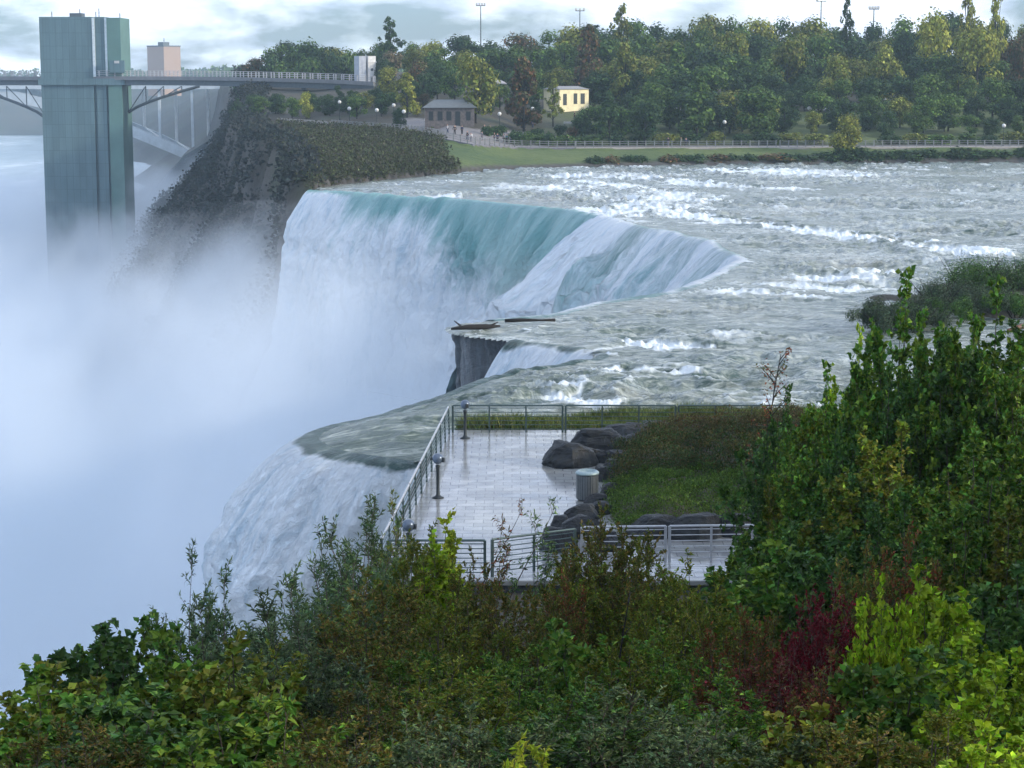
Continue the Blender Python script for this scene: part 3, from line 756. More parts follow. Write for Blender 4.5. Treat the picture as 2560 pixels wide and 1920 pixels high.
shrub_proto('maple', 1, 4.2, 1.5, 26, .138, .85, ntw=36, nlf=13, twig=.55, droop=.25, up=.25)
shrub_proto('maple2', 2, 4.2, 1.35, 24, .148, .8, ntw=36, nlf=12, twig=.55, droop=.35, up=.35)
shrub_proto('willow', 3, 4.2, .95, 20, .13, .24, ntw=30, nlf=16, twig=.55, droop=.15, up=.9, wild=.2)
shrub_proto('willow_sparse', 4, 4.2, .85, 13, .13, .24, ntw=22, nlf=14, twig=.55, droop=.1, up=1.0, low=.3, wild=.25)
shrub_proto('sprig', 14, 4.2, .7, 5, .14, .25, ntw=15, nlf=11, twig=.6, droop=.5, up=.8, low=.45, wild=.25, lean=.7)
shrub_proto('fine', 5, 4.2, 1.35, 30, .075, .5, ntw=42, nlf=18, twig=.5, droop=.0, up=.55)
shrub_proto('fine2', 6, 4.2, 1.15, 30, .085, .45, ntw=38, nlf=18, twig=.55, droop=.1, up=.7, wild=.2)
shrub_proto('column', 7, 4.2, .45, 9, .095, .75, ntw=44, nlf=13, twig=.34, up=.3)
shrub_proto('ash', 8, 3.2, 1.35, 13, .15, .38, ntw=34, nlf=17, twig=.62, droop=.5, up=.45)
shrub_proto('tree', 9, 8.0, 2.5, 50, .15, .8, ntw=46, nlf=15, twig=.62, droop=.25, up=.3, low=.15)
shrub_proto('tree_tall', 10, 8.0, 1.9, 40, .15, .8, ntw=56, nlf=15, twig=.55, droop=.2, up=.35, low=.2, wild=.2)
print('leaves', {k: v['n'] for k, v in PROTO.items()})
def ground_at(x, y): return float(isl_z(np.array([x]), np.array([y]))[0])
def place_shrub(px, py, Y, proto, leaf, label, cat='bush', name=None, group=None, wood=None, w=1.0, rz=None, gz=None, minscale=.5, leaflabel=None):
    pr = PROTO[proto]; x = xat(px, Y)
    g = ground_at(x, Y) if gz is None else gz
    h = topz(py, Y) - g
    sz = h / pr['H']
    if pr['woodme'] is None:
        me = bpy.data.meshes.new(proto + '_stems'); me.from_pydata(pr['wood'].v, [], pr['wood'].f); me.materials.append(M_BARK); pr['woodme'] = me
        pr['leaves'].materials.append(LEAF['green'])
    e = empty(name or ('tree' if 'tree' in proto else 'bush'), (x, Y, g - .05), label, cat, group, rz if rz is not None else random.uniform(0, 6.28))
    st = obj('stem' if 'tree' not in proto else 'trunk', pr['woodme'], e); lf = obj('foliage', pr['leaves'], e)
    for o in (st, lf): o.scale = (w, w, sz)
    for o, m in ((lf, LEAF[leaf]), (st, wood or M_BARK)):
        o.material_slots[0].link = 'OBJECT'; o.material_slots[0].material = m
    return e
K = 2560 / 2212.0
random.seed(4)
NEAR = [
 (905, 1150, 35, 'fine', 'olive', .7, 'olive bush crowding the left side of the lime leaved column'), (775, 1140, 34, 'willow', 'willow', .9, 'leafy willow between the airy one and the sloping railing'),
 (640, 1255, 30, 'willow', 'willow', 1.0, 'bushy willow at the foot of the near waterfall'), (1290, 1160, 35, 'fine2', 'brown', .7, 'brown flecked bush hugging the left of the tall brown olive bush'),
 (1370, 1170, 35, 'fine', 'olive', .7, 'olive bush hugging the right of the tall brown olive bush'), (440, 1300, 25, 'willow', 'grey', .9, 'grey green willow filling under the leaning willow'),
 (1775, 895, 48, 'tree', 'green', .5, 'broad green tree spilling over the right end of the planting bed'), (1815, 850, 46, 'tree', 'green', .55, 'green tree behind the one spilling over the bed'),
 (2010, 690, 42, 'tree', 'green', .62, 'full green tree filling between the two pointed tops'), (2095, 700, 41, 'tree', 'green', .62, 'full green tree left of the right pointed top'),
 (1900, 760, 43, 'tree', 'green', .6, 'full green tree left of the left pointed top'), (1175, 1268, 31, 'fine', 'brown', .62, 'dull brown bush under the last panel of the near railing'), (1225, 1240, 32, 'fine2', 'rust', .45, 'small rusty bush at the end post of the near railing'),
 (1450, 1258, 31, 'fine', 'olive', .7, 'olive bush under the middle of the white railing'),
           # x, top y (read off the photograph), distance, kind, leaf, width, label
 (35, 1455, 20, 'maple2', 'green', .75, 'green bush with a red tipped sprig at the far left edge'),
 (105, 1450, 21, 'maple', 'olive', .7, 'olive green bush in the bottom left corner beside dark green one'),
 (185, 1350, 22, 'maple2', 'dark', .70, 'dark green broad leaved bush against the mist, left of two round tops'),
 (278, 1332, 23, 'maple2', 'green', .72, 'broad leaved green bush against the mist, right of two round tops'),
 (345, 1400, 21, 'maple', 'green', .62, 'green bush filling the dip left of the leaning willow'),
 (395, 1208, 27, 'willow', 'willow', .62, 'leaning slim leaved willow, tallest against the left mist'),
 (480, 1248, 27.5, 'willow', 'willow', .7, 'slim leaved willow with two upright tips right of the leaning willow'),
 (545, 1300, 26, 'willow_sparse', 'grey', .95, 'thin grey green willow with dark sprigs against the mist'),
 (620, 1330, 25, 'willow', 'grey', .9, 'grey green willow thicket below the near waterfall'),
 (690, 1150, 32, 'willow_sparse', 'willow', .95, 'airy willow with bare stems in front of the near waterfall'),
 (735, 1200, 31, 'willow', 'willow', .85, 'full willow between two airy ones before the near waterfall'),
 (805, 1098, 36, 'willow_sparse', 'willow', .95, 'airy willow reaching up beside the sloping railing'),
 (850, 1092, 38, 'willow', 'olive', .75, 'olive willow touching the foot of the sloping railing'),
 (820, 1245, 30, 'fine', 'brown', 1.0, 'brown olive thicket left of the yellow green column'),
 (765, 1330, 27, 'fine2', 'brown', .9, 'dull brown green bush below the full willow'),
 (955, 1125, 34, 'column', 'yellow', 1.0, 'yellow green climbing column at the near corner of the platform'),
 (935, 1180, 33, 'column', 'lime', 1.2, 'lime leaved column just left of the yellow green column'),
 (890, 1190, 33, 'fine', 'olive', .85, 'olive bush under the railing corner'),
 (1040, 1092, 41, 'sprig', 'rust', .7, 'thin pinkish willow sprig over the wet paving'),
 (1118, 1078, 41, 'sprig', 'willow', .9, 'thin dark sprig bending over the middle of the paving'),
 (1015, 1215, 32, 'fine2', 'brown', .55, 'small rust brown bush below the left end of the near railing'),
 (970, 1290, 28, 'fine', 'olive', .95, 'olive bush directly under the yellow green column'),
 (1085, 1265, 29.5, 'fine', 'brown', .80, 'red brown bush under the near railing post'),
 (1325, 1112, 36, 'fine', 'brown', .95, 'tall brown olive bush with a dark stem rising over the near railing'),
 (1270, 1225, 33, 'fine2', 'olive', .8, 'olive bush left of the tall brown olive bush'),
 (1400, 1235, 33, 'fine2', 'brown', .85, 'pale flecked brown bush right of the tall brown olive bush'),
 (1225, 1345, 26, 'maple2', 'green', .7, 'fresh green bush in the middle of the thicket'),
 (1480, 1225, 32, 'fine2', 'olive', .95, 'olive bush with light flecks under the white railing'),
 (1545, 1300, 28, 'fine', 'olive', .85, 'yellow olive bush left of the rust red one'),
 (1420, 1375, 25, 'fine2', 'green', .9, 'green bush below the pale flecked brown bush'),
 (1330, 1400, 24, 'fine', 'olive', .8, 'dull olive bush around the dark bare stem'),
 (1120, 1410, 23, 'fine', 'green', .95, 'green bush left of centre at the bottom of the thicket'),
 (1000, 1440, 21, 'fine2', 'olive', .9, 'olive green bush below the column of yellow leaves'),
 (880, 1410, 23, 'fine', 'green', .85, 'mid green bush below the brown olive thicket'),
 (765, 1475, 20, 'fine', 'brown', .8, 'brown bush right of the green fan leaved bush'),
 (655, 1420, 22, 'fine2', 'grey', .8, 'grey brown twiggy bush under the willow thicket'),
 (560, 1400, 22.5, 'fine2', 'olive', .8, 'mixed olive bush with a few orange leaves below the willows'),
 (455, 1400, 20.5, 'maple', 'olive', .75, 'yellow green maple like bush under the leaning willow'),
 (600, 1515, 17.5, 'ash', 'green', .75, 'green bush with drooping fan leaves in front of the brown bush'),
 (420, 1530, 17, 'maple', 'green', .75, 'bright green bush at the bottom of the left cluster'),
 (270, 1500, 18, 'maple2', 'dark', .8, 'shaded dark green bush at the bottom left of the cluster'),
 (90, 1560, 16.5, 'fine', 'brown', .75, 'brown bush in the bottom left corner'),
 (730, 1580, 15.5, 'fine', 'brown', .7, 'dark brown low bush on the bottom edge left of centre'),
 (900, 1560, 16.5, 'fine2', 'grey', .8, 'grey green pale stemmed bush on the bottom edge'),
 (1060, 1540, 17, 'fine', 'grey', .8, 'grey green bush above the yellow sprig'),
 (1150, 1618, 14.5, 'ash', 'yellow', .42, 'small bright yellow sprig on the bottom edge', ),
 (1240, 1500, 18.5, 'fine2', 'dark', .85, 'dark green bush right of the yellow sprig'),
 (1400, 1510, 18, 'fine2', 'grey', .9, 'bluish green bush at the bottom centre'),
 (1540, 1460, 20, 'fine2', 'green', .85, 'green bush with narrow leaves left of the dark red bush'),
 (1600, 1560, 16.5, 'fine', 'grey', .8, 'grey leaved low bush on the bottom edge right of centre'),
 (1625, 1318, 24.5, 'fine', 'rust', .62, 'rust red upright bush left of the crimson bush'),
 (1690, 1350, 25, 'fine2', 'brown', .6, 'brown bush with pale leaf flecks between rust and crimson'),
 (1675, 1425, 21.5, 'fine', 'darkred', .80, 'low dark red bush below the rust one'),
 (1760, 1300, 23.5, 'fine2', 'crimson', .42, 'narrow crimson bush, left of the two bright red ones'),
 (1835, 1285, 24, 'fine2', 'crimson', .55, 'crimson red bush beside the lime green bush'),
 (1850, 1420, 21, 'fine', 'rust', .6, 'orange brown bush at the foot of the crimson bush'),
 (1770, 1530, 17, 'maple', 'olive', .62, 'olive yellow bush at the bottom under the dark red bush'),
 (1890, 1560, 16.5, 'fine', 'brown', .75, 'brown olive bush on the bottom edge under the crimson bush'),
 (1925, 1255, 23, 'maple2', 'lime', .36, 'bright lime bush, left tip of the lime clump'),
 (2030, 1235, 23.5, 'maple2', 'lime', .60, 'bright lime bush, tallest of the lime clump'),
 (2125, 1330, 22, 'maple', 'lime', .62, 'lime bush at the right side of the lime clump'),
 (2010, 1400, 20, 'maple2', 'green', .75, 'fresh green bush below the lime clump'),
 (2170, 1440, 19.5, 'maple2', 'lime', .62, 'lime green low bush at the right edge'),
 (2080, 1530, 17, 'fine', 'olive', .8, 'olive bush at the bottom below the fresh green bush'),
 (2190, 1590, 15.5, 'maple', 'lime', .5, 'yellow green bush in the bottom right corner'),
 (1900, 1195, 28, 'fine2', 'brown', .6, 'pale rust bush above the crimson bush'),
 (1985, 1165, 29, 'fine2', 'rust', .7, 'rust bush with pale flecks above the lime clump'),
 (1965, 612, 43, 'tree_tall', 'green', .85, 'tall green tree with the left of two pointed tops by the river'),
 (2148, 628, 42, 'tree_tall', 'green', .80, 'tall green tree with the right of two pointed tops by the river'),
 (2060, 745, 41, 'tree', 'dark', .75, 'dark green tree between the two pointed tops'),
 (2215, 770, 40, 'tree', 'green', .7, 'green tree at the right edge under the islet'),
 (1925, 800, 41, 'tree', 'dark', .55, 'dark green tree at the left foot of the left pointed top'),
 (1868, 725, 45, 'tree_tall', 'lime', .42, 'slender pale green tree with round leaves against the rapids'),
 (1790, 800, 47, 'tree_tall', 'green', .6, 'slender green tree second from the bare tree'),
 (1712, 850, 49, 'tree_tall', 'dark', .5, 'slender dark tree just right of the bare tree'),
 (1775, 915, 46, 'tree', 'olive', .5, 'olive tinged tree right of the planting bed'),
 (1685, 925, 52, 'maple', 'dark', 1.0, 'dark bush at the right end of the far railing'),
 (1850, 860, 43, 'tree', 'green', .65, 'rounded green tree below the pale slender tree'),
 (1960, 930, 39, 'tree', 'olive', .75, 'olive green tree in the middle of the right hand thicket'),
 (2110, 940, 37, 'tree', 'green', .75, 'broad green tree near the right edge'),
 (1765, 1060, 43, 'tree', 'green', .42, 'green tree beside the boulders at the near railing'),
 (1840, 1035, 39, 'tree', 'dark', .62, 'shaded tree right of the tree beside the boulders'),
 (1672, 1145, 42, 'maple', 'green', .8, 'green bush hiding the right end of the white railing'),
 (1620, 1200, 37, 'maple2', 'dark', .9, 'dark green bush under the right end of the white railing'),
 (1720, 1200, 34, 'maple', 'green', 1.1, 'leafy green bush left of the pale rust bush'),
 (1800, 1170, 33, 'maple', 'dark', 1.0, 'deep green bush above the brown flecked bush'),
 (1960, 1080, 33, 'tree', 'dark', .55, 'deep green tree above the rust bush'),
 (2085, 1100, 31, 'tree', 'green', .60, 'green tree above the lime clump'),
 (2190, 1085, 31, 'tree', 'olive', .60, 'olive green tree at the right edge over the lime clump'),
 (2200, 1230, 27, 'maple', 'dark', .9, 'dark green bush at the right edge behind the lime clump'),
]
for i, (px, py, Y, kind, leaf, w, lab) in enumerate(NEAR):
    place_shrub(px * K, py * K, Y, kind, leaf, lab, 'tree' if 'tree' in kind else 'bush', w=w, wood=M_STEM if leaf in ('crimson', 'willow') else M_BARK)

# bare thin tree above the far railing, dark stem in the middle of the thicket
def bare_tree(px, py, Y, gz, label, seed, name='bare_tree', crown=True, h_bare=.45, r=.05):
    rng = random.Random(seed); x = xat(px, Y); h = topz(py, Y) - gz
    e = empty(name, (x, Y, gz), label, 'tree'); m = MB()
    pts = [(0.06 * math.sin(k), .05 * math.cos(k * 1.3), h * k / 7) for k in range(8)]; pts = [(p[0] * h * .25 + h * .05 * (k / 7), p[1], p[2]) for k, p in enumerate(pts)]
    m.tube(pts, [r * (1 - .8 * k / 7) for k in range(8)], 6); m.build('trunk', M_BARKD, e)
    P = []
    for k in range(26 if crown else 8):
        t = rng.uniform(h_bare, 1); a = rng.uniform(0, 6.28); ln = h * .22 * (1.25 - t) * rng.uniform(.5, 1.2)
        q = Vector([np.interp(t * 7, range(8), [p[i] for p in pts]) for i in range(3)]); d = Vector((math.cos(a), math.sin(a), 1.1)).normalized()
        b = MB(); b.tube([q, q + d * ln * .5 + Vector((0, 0, .02)), q + d * ln], [r * .3, r * .2, r * .08], 4); P += [q + d * ln * u for u in (.5, .7, .85, 1)]
        b.build('branch', M_BARKD, e)
    if crown:
        r2 = np.random.default_rng(seed); P = np.repeat(np.array([tuple(p) for p in P]), 3, 0) + r2.normal(size=(len(P) * 3, 3)) * .06
        me = leaves_mesh('sparse_leaves', P, r2.normal(size=P.shape), np.full(len(P), .10), np.full(len(P), .05), r2); me.materials.append(LEAF['rust']); obj('foliage', me, e)
bare_tree(1655 * K, 765 * K, 52, .35, 'thin dark bare tree standing against the rapids above the railing', 3)
bare_tree(1333 * K, 1300 * K, 30, ground_at(xat(1333 * K, 30), 30), 'dark leafless sapling stem inside the olive thicket', 8, 'bare_sapling', crown=False, r=.045)

# ---- shrubs of the islet and of the shore
def clump_mesh(name, blobs, n, size, seed, squash=1.0, wid=.7):
    rng = np.random.default_rng(seed); P = []; D = []
    w = np.array([b[3] ** 2 for b in blobs]); w /= w.sum()
    for b, q in zip(blobs, w):
        k = max(8, int(n * q)); d = rng.normal(size=(k, 3)); d /= np.linalg.norm(d, axis=1)[:, None]
        rr = b[3] * (rng.random(k) ** .35) * (1 + .22 * np.sin(d[:, 0] * 5 + b[0]) * np.sin(d[:, 1] * 6 + b[1]) + .15 * np.sin(d[:, 2] * 9))
        p = np.array(b[:3]) + d * rr[:, None] * np.array([1, 1, squash]); P.append(p); D.append(d + np.array([0, 0, .25]))
    P = np.vstack(P); O = np.vstack(D); L = size * rng.uniform(.6, 1.3, len(P)); D = np.cross(O, rng.normal(size=O.shape)) + 1e-6
    return leaves_mesh(name, P, D, L, L * wid, rng, fold=.1, upvec=O + rng.normal(size=O.shape) * .35)
def islet():
    xs = np.linspace(19, 60, 60); ys = np.linspace(112, 160, 60); Y, X = np.meshgrid(ys, xs, indexing='ij')
    r = np.sqrt(((X - 40) / 19.5) ** 2 + ((Y - 136 - .2 * (X - 40)) / 15.5) ** 2) + (fbm(X * .15, Y * .15, oct=3, seed=3) - .5) * .5
    Z = 1.3 - 2.2 * r ** 2; k = r < 1.35
    me = mesh_np('islet_ground', np.c_[X.ravel(), Y.ravel(), Z.ravel()], grid_faces(60, 60, k[:-1, :-1])[:, ::-1], M_LAND, attrs={'surface': np.zeros((3600, 3))})
    tag(obj('islet_ground', me), 'low islet in the rapids', 'ground', kind='structure')
islet()
ISL = [(2215, 830, 116, 2.6, 'grey', 'dark bluish shrub at the left tip of the islet', 1.3), (2270, 760, 120, 3.2, 'grey', 'feathery shrub behind the pointed tree on the islet', 1.7),
       (2350, 690, 127, 3.6, 'grey', 'rounded grey green shrub in the middle of the islet', 2.1), (2430, 640, 133, 3.8, 'dark', 'tall dark shrub on the crest of the islet', 2.3),
       (2500, 632, 134, 3.6, 'dark', 'dark shrub right of the crest of the islet', 2.2), (2560, 640, 133, 3.6, 'grey', 'shrub of the islet cut by the right edge', 2.2), (2620, 650, 133, 3.6, 'dark', 'last shrub of the islet beyond the edge', 2.2),
       (2420, 740, 124, 3.0, 'grey', 'low shrub in front of the tall dark islet shrub', 1.8), (2300, 820, 117, 2.4, 'grey', 'low grey shrub at the waterline of the islet', 1.5), (2480, 700, 127, 3.0, 'grey', 'bluish shrub at the back right of the islet', 2.0), (2550, 735, 124, 3.2, 'dark', 'dark low shrub by the log on the islet', 2.0), (2350, 775, 120, 2.8, 'dark', 'dark low shrub in the middle front of the islet', 2.0), (2260, 800, 119, 2.4, 'dark', 'small dark shrub between two grey ones on the islet', 2.0)]
for i, (px, py, Y, r, lf, lab, h) in enumerate(ISL):
    x = xat(px, Y); z1 = topz(py, Y); hh = max(z1 - .2, 1.6)
    rng = random.Random(i); bl = [(rng.uniform(-1, 1) * r * .7, rng.uniform(-1, 1) * r * .6, hh * rng.uniform(.3, .74), hh * rng.uniform(.25, .4)) for _ in range(13)] + [(0, 0, hh * .72, hh * .3)]
    e = empty('shrub', (x, Y, 0), lab, 'bush', 'shrubs on the islet')
    me = clump_mesh('islet_leaves', bl, 5200, .17, i, wid=.35); me.materials.append(LEAF['islet' if lf == 'grey' else 'dark']); obj('foliage', me, e)
    m = MB()
    for k in range(9):
        a = k * .7; m.tube([(0, 0, -.5), (math.cos(a) * r * .3, math.sin(a) * r * .3, hh * .5), (math.cos(a) * r * .55, math.sin(a) * r * .5, hh * rng.uniform(.8, 1.06))], [.05, .03, .01], 4)
    m.build('stem', M_BARKD, e)
lg = MB(); a = at(2520, 826, z=.25); b = at(2640, 808, z=.3)
lg.tube([a, a.lerp(b, .3) + Vector((0, 0, .12)), a.lerp(b, .6) + Vector((0, .1, .02)), b], [.10, .17, .16, .12], 8)
tag(lg.build('driftwood_log', simple('wet_log', (.16, .07, .04), .6, scale=4, bump=.02), smooth=True), 'reddish brown log in the white water right of the islet', 'log')
lg = MB(); a = at(1128, 822, z=.25); b = at(1250, 815, z=.25)
lg.tube([a, a.lerp(b, .35) + Vector((0, 0, .05)), a.lerp(b, .7), b], [.07, .16, .17, .06], 8)
c = a.lerp(b, .25); lg.tube([c, c + Vector((-.55, .1, .42))], [.08, .03], 6)
c = a.lerp(b, .75); lg.tube([c, c + Vector((.6, .2, .25))], [.07, .03], 6)
tag(lg.build('driftwood_log', M_BARKD, smooth=True), 'dark forked log lying on the rock lip, left of the two logs', 'log')
lg = MB(); a = at(1262, 802, z=.2); b = at(1388, 800, z=.2)
lg.tube([a, a.lerp(b, .3) + Vector((0, 0, .03)), a.lerp(b, .7), b], [.11, .12, .06, .10], 8)
tag(lg.build('driftwood_log', M_BARKD, smooth=True), 'thin dark log on the water edge, right of the two logs', 'log')

# ---- far trees
FARP = []
def far_proto(seed, H, R_, style='round', n=3600, leaf=.70):
    rng = random.Random(seed); bl = []
    if style == 'round':
        for k in range(17):
            a = rng.uniform(0, 6.28); u = rng.random() ** .6; z = H * rng.uniform(.20, .84); f = math.sin(math.pi * min(1, (z / H - .12) / .86)) ** .7
            bl.append((math.cos(a) * R_ * u * f * .72, math.sin(a) * R_ * u * f * .72, z, R_ * rng.uniform(.26, .44)))
        bl.append((0, 0, H * .82, R_ * .34))
    elif style == 'tall':
        for k in range(26):
            z = H * (.16 + .76 * k / 25); f = (1 - z / H) * 1.1 + .22; a = rng.uniform(0, 6.28)
            bl.append((math.cos(a) * R_ * .55 * f, math.sin(a) * R_ * .55 * f, z, R_ * rng.uniform(.22, .36) * (f * .6 + .5)))
        bl += [(0, 0, H * .90, R_ * .20), (0.1, 0, H * .95, R_ * .11)]
    elif style == 'sparse':
        for k in range(46):
            z = H * (.25 + .73 * k / 45); a = rng.uniform(0, 6.28); u = rng.uniform(.1, 1) * (1 - .75 * (z / H) ** 3)
            bl.append((math.cos(a) * R_ * .8 * u, math.sin(a) * R_ * .8 * u, z, R_ * rng.uniform(.10, .22) * (1.25 - .7 * z / H)))
    me = clump_mesh('far_leaves', bl, n, leaf, seed, squash=.85, wid=.8)
    m = MB(); m.tube([(0, 0, -1), (.1, .05, H * .3), (-.1, 0, H * .6), (0, 0, H * .85)], [H * .022, H * .017, H * .011, H * .004], 7)
    for b in bl[::2]:
        z0 = b[2] * .55; m.tube([(0, 0, z0), (b[0] * .6, b[1] * .6, (z0 + b[2]) / 2 + .2), (b[0], b[1], b[2])], [H * .008, H * .005, H * .002], 4)
    tm = bpy.data.meshes.new('far_trunk'); tm.from_pydata([tuple(v) for v in m.v], [], m.f); tm.materials.append(M_BARKD); me.materials.append(LEAF['far_green'])
    return dict(H=H, R=R_, leaves=me, trunk=tm, style=style)
FP = {'round': [far_proto(100 + k, 14, 6.2) for k in range(5)], 'tall': [far_proto(200 + k, 14, 4.2, 'tall') for k in range(3)],
      'sparse': [far_proto(300 + k, 14, 4.6, 'sparse', n=2200, leaf=.5) for k in range(3)], 'shrub': [far_proto(400 + k, 2.4, 1.9, 'round', n=1100, leaf=.34) for k in range(4)]}
NM = {'far_dark': 'dark green', 'far_green': 'mid green', 'far_olive': 'light olive', 'far_yellow': 'yellow green', 'far_rust': 'rust brown', 'far_tan': 'tan brown'}
CNT = [0]
def far_tree(x, y, ztop, style, leaf, w, label, group='trees across the river', gz=None):
    CNT[0] += 1; pr = FP[style][CNT[0] % len(FP[style])]
    g = (float(near_z(np.array([x]), np.array([y]))[0]) if gz is None else gz)
    h = max(ztop - g, 2.0); sz = h / pr['H'] / .98; sx = min(w / pr['R'] / 2, sz * (1.2 if style == 'round' else 2.5))
    e = empty('tree', (x, y, g - .2), label, 'tree', group, random.uniform(0, 6.28))
    t_ = obj('trunk', pr['trunk'], e); c = obj('crown', pr['leaves'], e)
    for o in (t_, c): o.scale = (sx, sx, sz)
    c.material_slots[0].link = 'OBJECT'; c.material_slots[0].material = LEAF[leaf]
    return e
def ordinal(n):
    small = ['first', 'second', 'third', 'fourth', 'fifth', 'sixth', 'seventh', 'eighth', 'ninth', 'tenth', 'eleventh', 'twelfth', 'thirteenth', 'fourteenth', 'fifteenth',
             'sixteenth', 'seventeenth', 'eighteenth', 'nineteenth', 'twentieth']
    return small[n] if n < 20 else 'twenty ' + small[n - 20] if n < 39 else 'fortieth'
# hand placed: x, top y (full size pixels), distance, width px, style, leaf, label
HT = [(1345, 168, 432, 75, 'round', 'far_dark', 'dark tree left behind the cream building'), (1480, 168, 415, 85, 'round', 'far_dark', 'dark round tree right behind the cream building'),
      (1095, 158, 415, 95, 'round', 'far_dark', 'dark tree behind the left half of the pavilion'), (1250, 205, 400, 62, 'round', 'far_green', 'small green tree right of the pavilion roof'), (1228, 240, 392, 50, 'round', 'far_dark', 'low dark tree at the right wall of the pavilion'),
      (1335, 248, 388, 60, 'round', 'far_dark', 'low dark tree in front of the rust brown tree'), (1455, 262, 372, 55, 'round', 'far_dark', 'low dark tree at the right corner of the cream building'),
      (1190, 130, 372, 130, 'round', 'far_olive', 'light green round tree behind the stone pavilion'), (1310, 140, 378, 110, 'tall', 'far_rust', 'rust brown tree between pavilion and cream building'),
      (1395, 158, 418, 105, 'round', 'far_olive', 'small yellow green tree rising over the bright cream building'), (2112, 282, 346, 130, 'round', 'far_yellow', 'round lime yellow shrub tree alone on the river bank'),
      (978, 44, 490, 110, 'sparse', 'far_dark', 'tall open branched tree above the white gate tower'), (975, 125, 485, 85, 'round', 'far_tan', 'tan leaved tree just right of the white gate tower'),
      (1382, 196, 386, 62, 'sparse', 'far_olive', 'thin tree half screening the left side of the cream building'), (1020, 180, 395, 75, 'tall', 'far_yellow', 'yellowish small tree left of the stone pavilion'), (770, 226, 420, 40, 'round', 'far_yellow', 'little yellow green bush under the elevated walkway'),
      (880, 238, 415, 34, 'tall', 'far_yellow', 'small lit bush near the walkway end, right of the little yellow green bush'), (1470, 60, 455, 100, 'tall', 'far_rust', 'orange brown tree top in the middle of the wooded hill'),
      (1550, 12, 480, 115, 'sparse', 'far_olive', 'tall airy light green tree on the skyline'), (1690, 105, 415, 95, 'tall', 'far_green', 'bright mid green tree in front of the dark hill trees'),
      (1560, 105, 412, 90, 'tall', 'far_olive', 'tall olive tree left of the bright mid green one'), (1520, 225, 366, 70, 'tall', 'far_dark', 'slim dark tree right of the cream building'),
      (1610, 245, 358, 110, 'round', 'far_dark', 'low round dark tree near the promenade'), (1740, 190, 366, 110, 'tall', 'far_green', 'mid green tree tapering down to the promenade'),
      (2105, -10, 470, 70, 'sparse', 'far_dark', 'tall dark poplar cut by the top edge'), (2400, -60, 460, 75, 'sparse', 'far_yellow', 'tall yellow poplar, left of the two at the top right'),
      (2470, -60, 462, 80, 'sparse', 'far_yellow', 'tall yellow poplar, right of the two at the top right'), (2330, 25, 440, 130, 'round', 'far_yellow', 'broad yellow green tree beside the tall poplars'),
      (2430, 60, 425, 140, 'round', 'far_yellow', 'broad yellow tree in front of the tall poplars'), (2540, 70, 430, 90, 'round', 'far_rust', 'brown tree at the top right corner'),
      (2080, 130, 420, 120, 'round', 'far_olive', 'olive topped tree below the dark poplar'), (2200, 95, 425, 120, 'round', 'far_olive', 'light olive tree right of the dark poplar'),
      (1960, 90, 430, 120, 'round', 'far_olive', 'yellowish topped tree left of the dark poplar'), (1820, 70, 440, 120, 'round', 'far_olive', 'olive tree right of the airy skyline tree'),
      (1890, 200, 372, 150, 'round', 'far_green', 'large mid green tree hanging over the promenade')]
for px, py, Y, wpx, st, lf, lab in HT:
    far_tree(xat(px, Y), Y, topz(py, Y), st, lf, wpx / FPX * Y, lab)
SKYL = [(620, 150), (690, 120), (735, 96), (800, 110), (860, 100), (905, 125), (960, 110), (1020, 95), (1080, 88), (1140, 84), (1210, 85), (1290, 80), (1330, 95), (1380, 68), (1450, 60), (1520, 60), (1600, 45), (1640, 38), (1690, 60),
        (1740, 20), (1790, 45), (1850, 30), (1900, 45), (1960, 35), (2020, 45), (2070, 50), (2140, 55), (2210, 45), (2260, 25), (2300, 35), (2360, 30), (2440, 35), (2520, 50), (2600, 40)]
sx_ = [s[0] for s in SKYL]; sy_ = [s[1] for s in SKYL]
rg = random.Random(11)
ROWS = [('skyline row', 520, 650, 2680, 74, 0, 1.25), ('row below the skyline', 470, 965, 2680, 82, 34, 1.25), ('middle row of the wood', 435, 975, 2680, 86, 78, 1.35), ('second row from front', 408, 1060, 2680, 88, 118, 1.35), ('front row of the wood', 388, 1440, 2680, 80, 160, 1.35), ('lowest row under the wood', 378, 1500, 2680, 75, 195, 1.4)]
for rn, Y0, x0, x1, st, dy, wf in ROWS:
    px = x0; k = 0
    while px < x1:
        Y = Y0 + rg.uniform(-8, 8); py = np.interp(px, sx_, sy_) + dy * (np.interp(px, [600, 1000, 1500, 2600], [.35, .6, 1.0, 1.25])) + rg.uniform(-7, 13)
        lf = rg.choices(['far_dark', 'far_green', 'far_olive', 'far_rust', 'far_yellow'], [5, 4, 2, .7, .5])[0] if dy < 100 else rg.choices(['far_dark', 'far_green', 'far_olive'], [6, 4, 1])[0]
        if not (dy >= 78 and 1150 < px < 1270) and not (dy >= 150 and px < 1500) and not (dy >= 70 and 1345 < px < 1490):
            lab = f'{NM[lf]} leafy tree, {ordinal(k)} from the left in the {rn}'
            far_tree(xat(px, Y), Y, topz(py, Y), 'round', lf, st * wf * rg.uniform(1.15, 1.75) / FPX * Y, lab); k += 1
        px += st * rg.uniform(.65, 1.0)
